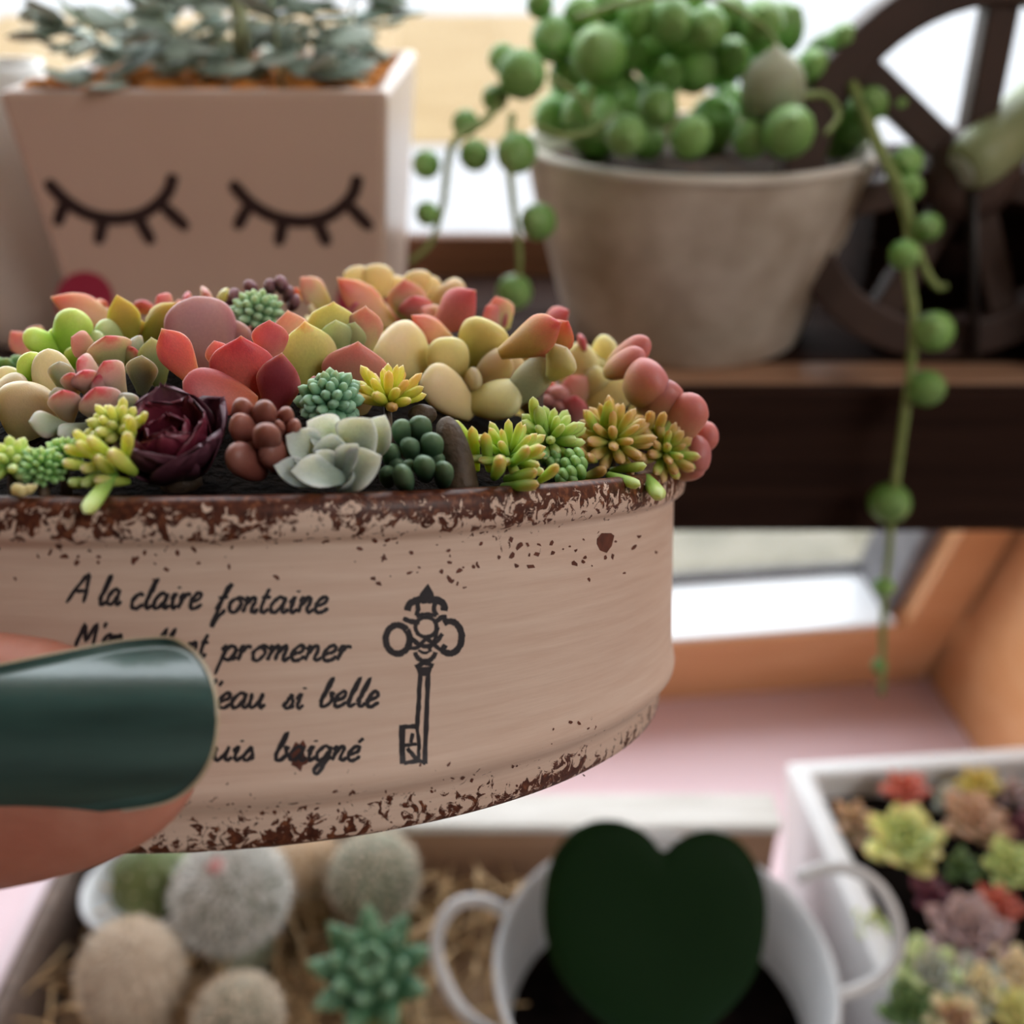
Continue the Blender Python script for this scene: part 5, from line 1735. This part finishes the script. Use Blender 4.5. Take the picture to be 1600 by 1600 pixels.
# metal pot with ring handles, heart-shaped leaf
M_zinc = simple('white_enamel_zinc', C(222, 222, 224), C(238, 238, 240), .35, 40, .05, 100)
ZR = 5.42
zc = at(1037, 1520, 33.0)
zinc = thing('metal_pot', 'white metal pot with two ring handles holding a heart-shaped leaf', 'pot', Vector((zc.x, zc.y, CAM.z + (SILL + .8) * CM)))
hz_ = zc.z - (CAM.z + (SILL + .8) * CM)
ZM = Matrix.Translation(Vector((zc.x, zc.y, CAM.z + (SILL + .8) * CM)))
rr = ZR * CM
v, f, u = lathe([(0, .0), (rr * .74, 0), (rr * .76, .003), (rr * .95, hz_ - .012), (rr * .97, hz_ - .008), (rr * .975, hz_ - .002), (rr, hz_ + .001), (rr * 1.01, hz_ + .003), (rr, hz_ + .0052), (rr * .975, hz_ + .004), (rr * .955, hz_ - .002), (rr * .90, hz_ * .6), (0, hz_ * .6)], 72, ZM)
part(zinc, 'pot_wall', v, f, M_zinc, smooth=True)
M_dsoil = simple('black_soil', C(10, 8, 8), C(28, 20, 18), .95, 160, .6, 300, bdist=.003, spec=.05)
v, f, u = lathe([(rr * .915 * k / 6, hz_ * .74 + .003 * math.sin(k)) for k in range(7)], 40, ZM)
part(zinc, 'soil', v, f, M_dsoil, smooth=True)
# handles: picture outlines at the rim's depth
for pts in ([(1246, 1372), (1290, 1356), (1335, 1360), (1378, 1392), (1402, 1445), (1400, 1495), (1372, 1530), (1330, 1550), (1296, 1556)],
            [(790, 1425), (755, 1408), (715, 1412), (688, 1445), (682, 1490), (698, 1540), (725, 1582), (765, 1612), (800, 1625)]):
    P = catmull([at(px, py, 33.3 - (py - 1400) / 400) for px, py in pts], 5)
    part(zinc, 'ring_handle', *tube(P, .0021, 12), M_zinc, smooth=True)
# heart leaf
M_heart = leafmat('heart_leaf_green', [(0, (12, 42, 12)), (1, (18, 54, 18))], rough=.65, spec=.15, sss=.3, val=.02, speck=.05, sscale=.003)
heart = thing('heart_leaf_hoya', 'single dark green heart-shaped leaf standing in the metal pot', 'plant', Vector((zc.x, zc.y, ZM.translation.z + hz_ * .56)))
outl = [(1036, 1330), (1012, 1304), (975, 1284), (930, 1282), (890, 1302), (862, 1342), (850, 1395), (850, 1450), (866, 1510), (900, 1560), (950, 1605), (1005, 1640), (1030, 1652), (1060, 1640), (1110, 1605), (1155, 1560), (1185, 1510), (1197, 1450), (1196, 1395), (1182, 1350), (1155, 1315), (1120, 1298), (1085, 1300), (1055, 1315)]
op = catmull([(p[0], p[1], 0) for p in outl], 3, True)
V, Fc = [], []
nrg = 7
hn = (-CF * .9 + CU * .1)


def hdep(px, py):
    return 31.4 - (py - 1300) * .0022


for side in (0, 1):
    for k in range(nrg):
        q = 1 - k / nrg
        for p in op:
            x, y = 1030 + (p.x - 1030) * q, 1450 + (p.y - 1450) * q
            th = .30 * (1 - q ** 4) + .02
            d = hdep(x, y) + (th if side else -th) - .25 * q * q
            V.append(at(x, y, d))
    V.append(at(1030, 1450, hdep(1030, 1450) + (.32 if side else -.32)))
m = len(op)
tot = nrg * m + 1
for side in (0, 1):
    b0 = side * tot
    for k in range(nrg - 1):
        for i in range(m):
            q = (b0 + k * m + i, b0 + k * m + (i + 1) % m, b0 + (k + 1) * m + (i + 1) % m, b0 + (k + 1) * m + i)
            Fc.append(q if side else tuple(reversed(q)))
    for i in range(m):
        q = (b0 + (nrg - 1) * m + i, b0 + (nrg - 1) * m + (i + 1) % m, b0 + tot - 1)
        Fc.append(q if side else tuple(reversed(q)))
for i in range(m):
    Fc.append((i, (i + 1) % m, tot + (i + 1) % m, tot + i))
part(heart, 'leaf', V, Fc, M_heart, smooth=True)
part(heart, 'stem', *tube([at(1030, 1630, hdep(1030, 1630)), at(1032, 1700, 31.5)], .003, 8), M_cg, smooth=True)

# white square planter with mixed succulents
M_wpl = simple('white_planter_enamel', C(226, 224, 224), C(236, 234, 234), .35, 20)
p0 = at_down(1226, 1190, 31.9)
p1 = at_down(1640, 1163, 31.9)
ex = (p1 - p0)
ex.z = 0
ex.normalize()
ey = Vector((ex.y, -ex.x, 0))
plz = p0.z


def pl(a, b, z):
    return Vector((p0.x, p0.y, plz)) + ex * a * CM + ey * b * CM + Vector((0, 0, z * CM))


SW, SD, SHH = 16.0, 17.0, 31.9 + SILL
planter = thing('square_planter', 'white rectangular planter crowded with mixed succulents at lower right', 'planter', pl(SW / 2, SD / 2, SHH))
O = [pl(0, 0, 0), pl(SW, 0, 0), pl(SW, SD, 0), pl(0, SD, 0)]
Bq = [pl(.8, .8, SHH), pl(SW - .8, .8, SHH), pl(SW - .8, SD - .8, SHH), pl(.8, SD - .8, SHH)]
I1 = [pl(1.0, .9, .0), pl(SW - .9, .9, .0), pl(SW - .9, SD - .9, 0), pl(1.0, SD - .9, 0)]
I2 = [pl(1.5, 1.3, -2.4), pl(SW - 1.3, 1.3, -2.4), pl(SW - 1.3, SD - 1.3, -2.4), pl(1.5, SD - 1.3, -2.4)]
V = Bq + O + I1 + I2
Fc = [(0, 1, 2, 3), (15, 14, 13, 12)]
for a in range(4):
    b = (a + 1) % 4
    Fc += [(b, a, 4 + a, 4 + b), (4 + b, 4 + a, 8 + a, 8 + b), (8 + b, 8 + a, 12 + a, 12 + b)]
part(planter, 'planter_body', V, [tuple(reversed(q)) for q in Fc], M_wpl, .0025)
V, Fc = [], []
n = 20
for j in range(n + 1):
    for i in range(n + 1):
        V.append(pl(1.3 + (SW - 2.5) * i / n, 1.2 + (SD - 2.4) * j / n, -1.3 + rr_.uniform(-.15, .15)))
for j in range(n):
    for i in range(n):
        a = j * (n + 1) + i
        Fc.append((a, a + n + 1, a + n + 2, a + 1))
part(planter, 'soil', V, Fc, M_soil, smooth=True)


def rosette(name, label, c, R, n, mats, shape='spoon', ax=Vector((0, -.2, 1)), wk=.55, group='succulents in the white planter', lo=True, el0=78, el1=8):
    root = thing(name, label, 'succulent', c - Vector((0, 0, .004)), group)
    X, Yv, Z = frame(ax)
    for i in range(n):
        q = i / n
        e = math.radians(el0 + (el1 - el0) * q)
        a = i * 2.39996
        d = (X * math.cos(a) + Yv * math.sin(a)) * math.cos(e) + Z * math.sin(e)
        L = R * (.45 + .55 * q)
        m = mats[0] if q < .6 or len(mats) == 1 else mats[1]
        leaf(root, c + d * R * .05, c + d * L, L * wk, m, shape, .4, n=Z, lo=lo)
    return root


def plc(px, py, up=0.0):
    return at_down(px, py, 32.4 - up)


PGRN = leafmat('planter_green_leaf', [(0, (92, 134, 74)), (.6, (142, 178, 104)), (1, (210, 206, 128))], edge=(222, 214, 140))
PTAN = leafmat('planter_tan_leaf', [(0, (122, 116, 74)), (.6, (176, 150, 118)), (1, (196, 140, 116))])
PPUR = leafmat('planter_purple_leaf', [(0, (66, 34, 48)), (1, (110, 52, 70))])
PGRY = leafmat('planter_mauve_grey_leaf', [(0, (96, 80, 76)), (.6, (140, 118, 116)), (1, (192, 160, 160))], edge=(206, 182, 182))
PRED = leafmat('planter_red_leaf', [(0, (160, 96, 70)), (1, (206, 96, 82))])
PDGR = leafmat('planter_dark_green_leaf', [(0, (44, 74, 42)), (1, (104, 134, 76))])
ROS = [('lime and cream rosette in the upper left of the white planter', 1412, 1322, .5, 2.0, 26, (PGRN, YGRN), 'spoon'),
       ('orange-red star rosette at the back rim of the white planter', 1415, 1240, .6, 1.3, 18, (PRED,), 'lens'),
       ('brown-tipped narrow rosette by the left rim of the white planter', 1335, 1290, .2, 1.3, 16, (PTAN,), 'lens'),
       ('tan dense rosette at the upper right of the white planter', 1520, 1290, .4, 1.7, 28, (PTAN,), 'spoon'),
       ('olive rosette at the back of the white planter near the right edge', 1530, 1232, .5, 1.2, 18, (OLIVE,), 'spoon'),
       ('dark plum rosette in the middle of the white planter', 1455, 1408, .2, 1.2, 16, (PPUR,), 'spoon'),
       ('large mauve-grey rosette in the middle right of the white planter', 1510, 1470, .3, 2.0, 26, (PGRY,), 'spoon'),
       ('green rosette at the right edge of the white planter', 1575, 1360, .4, 1.5, 22, (PGRN,), 'spoon'),
       ('small green rosette seen through the ring handle', 1362, 1455, .1, 1.0, 16, (PGRN,), 'spoon'),
       ('pale green rosette low in the white planter', 1450, 1530, .4, 1.6, 20, (GREYG, PALEG), 'spoon'),
       ('cream-tipped rosette at the lower middle of the white planter', 1528, 1548, .4, 1.4, 20, (CREAM, GREYG), 'spoon'),
       ('peach rosette at the lower right of the white planter', 1585, 1520, .4, 1.2, 16, (PEACH,), 'egg'),
       ('yellow-green rosette at the bottom right corner of the picture', 1580, 1585, .4, 1.2, 18, (YGRN,), 'egg'),
       ('dark green rosette at the bottom of the white planter', 1420, 1590, .2, 1.5, 20, (PDGR,), 'lens'),
       ('red rosette right of the plum rosette in the white planter', 1560, 1420, .2, 1.2, 16, (PRED,), 'lens'),
       ('dark plum rosette cut by the right edge of the white planter', 1598, 1300, .3, 1.1, 14, (PPUR,), 'spoon'),
       ('dark green filler rosette between lime and green rosettes', 1500, 1360, .0, 1.1, 14, (PDGR,), 'lens'),
       ('small tan rosette at the bottom edge of the white planter', 1490, 1600, .4, 1.3, 18, (PTAN, CREAM), 'spoon'),
       ('white-grey rosette by the back rim of the white planter', 1480, 1255, .3, 1.0, 14, (GREYG,), 'egg'),
       ('grey pointed rosette at the far right of the white planter back rim', 1580, 1245, .3, 1.1, 14, (PGRY,), 'lens')]
for lb, px, py, up, R, n, ms, shp in ROS:
    rosette('planter_rosette', lb, plc(px, py, up), R * CM, n, ms, shp)
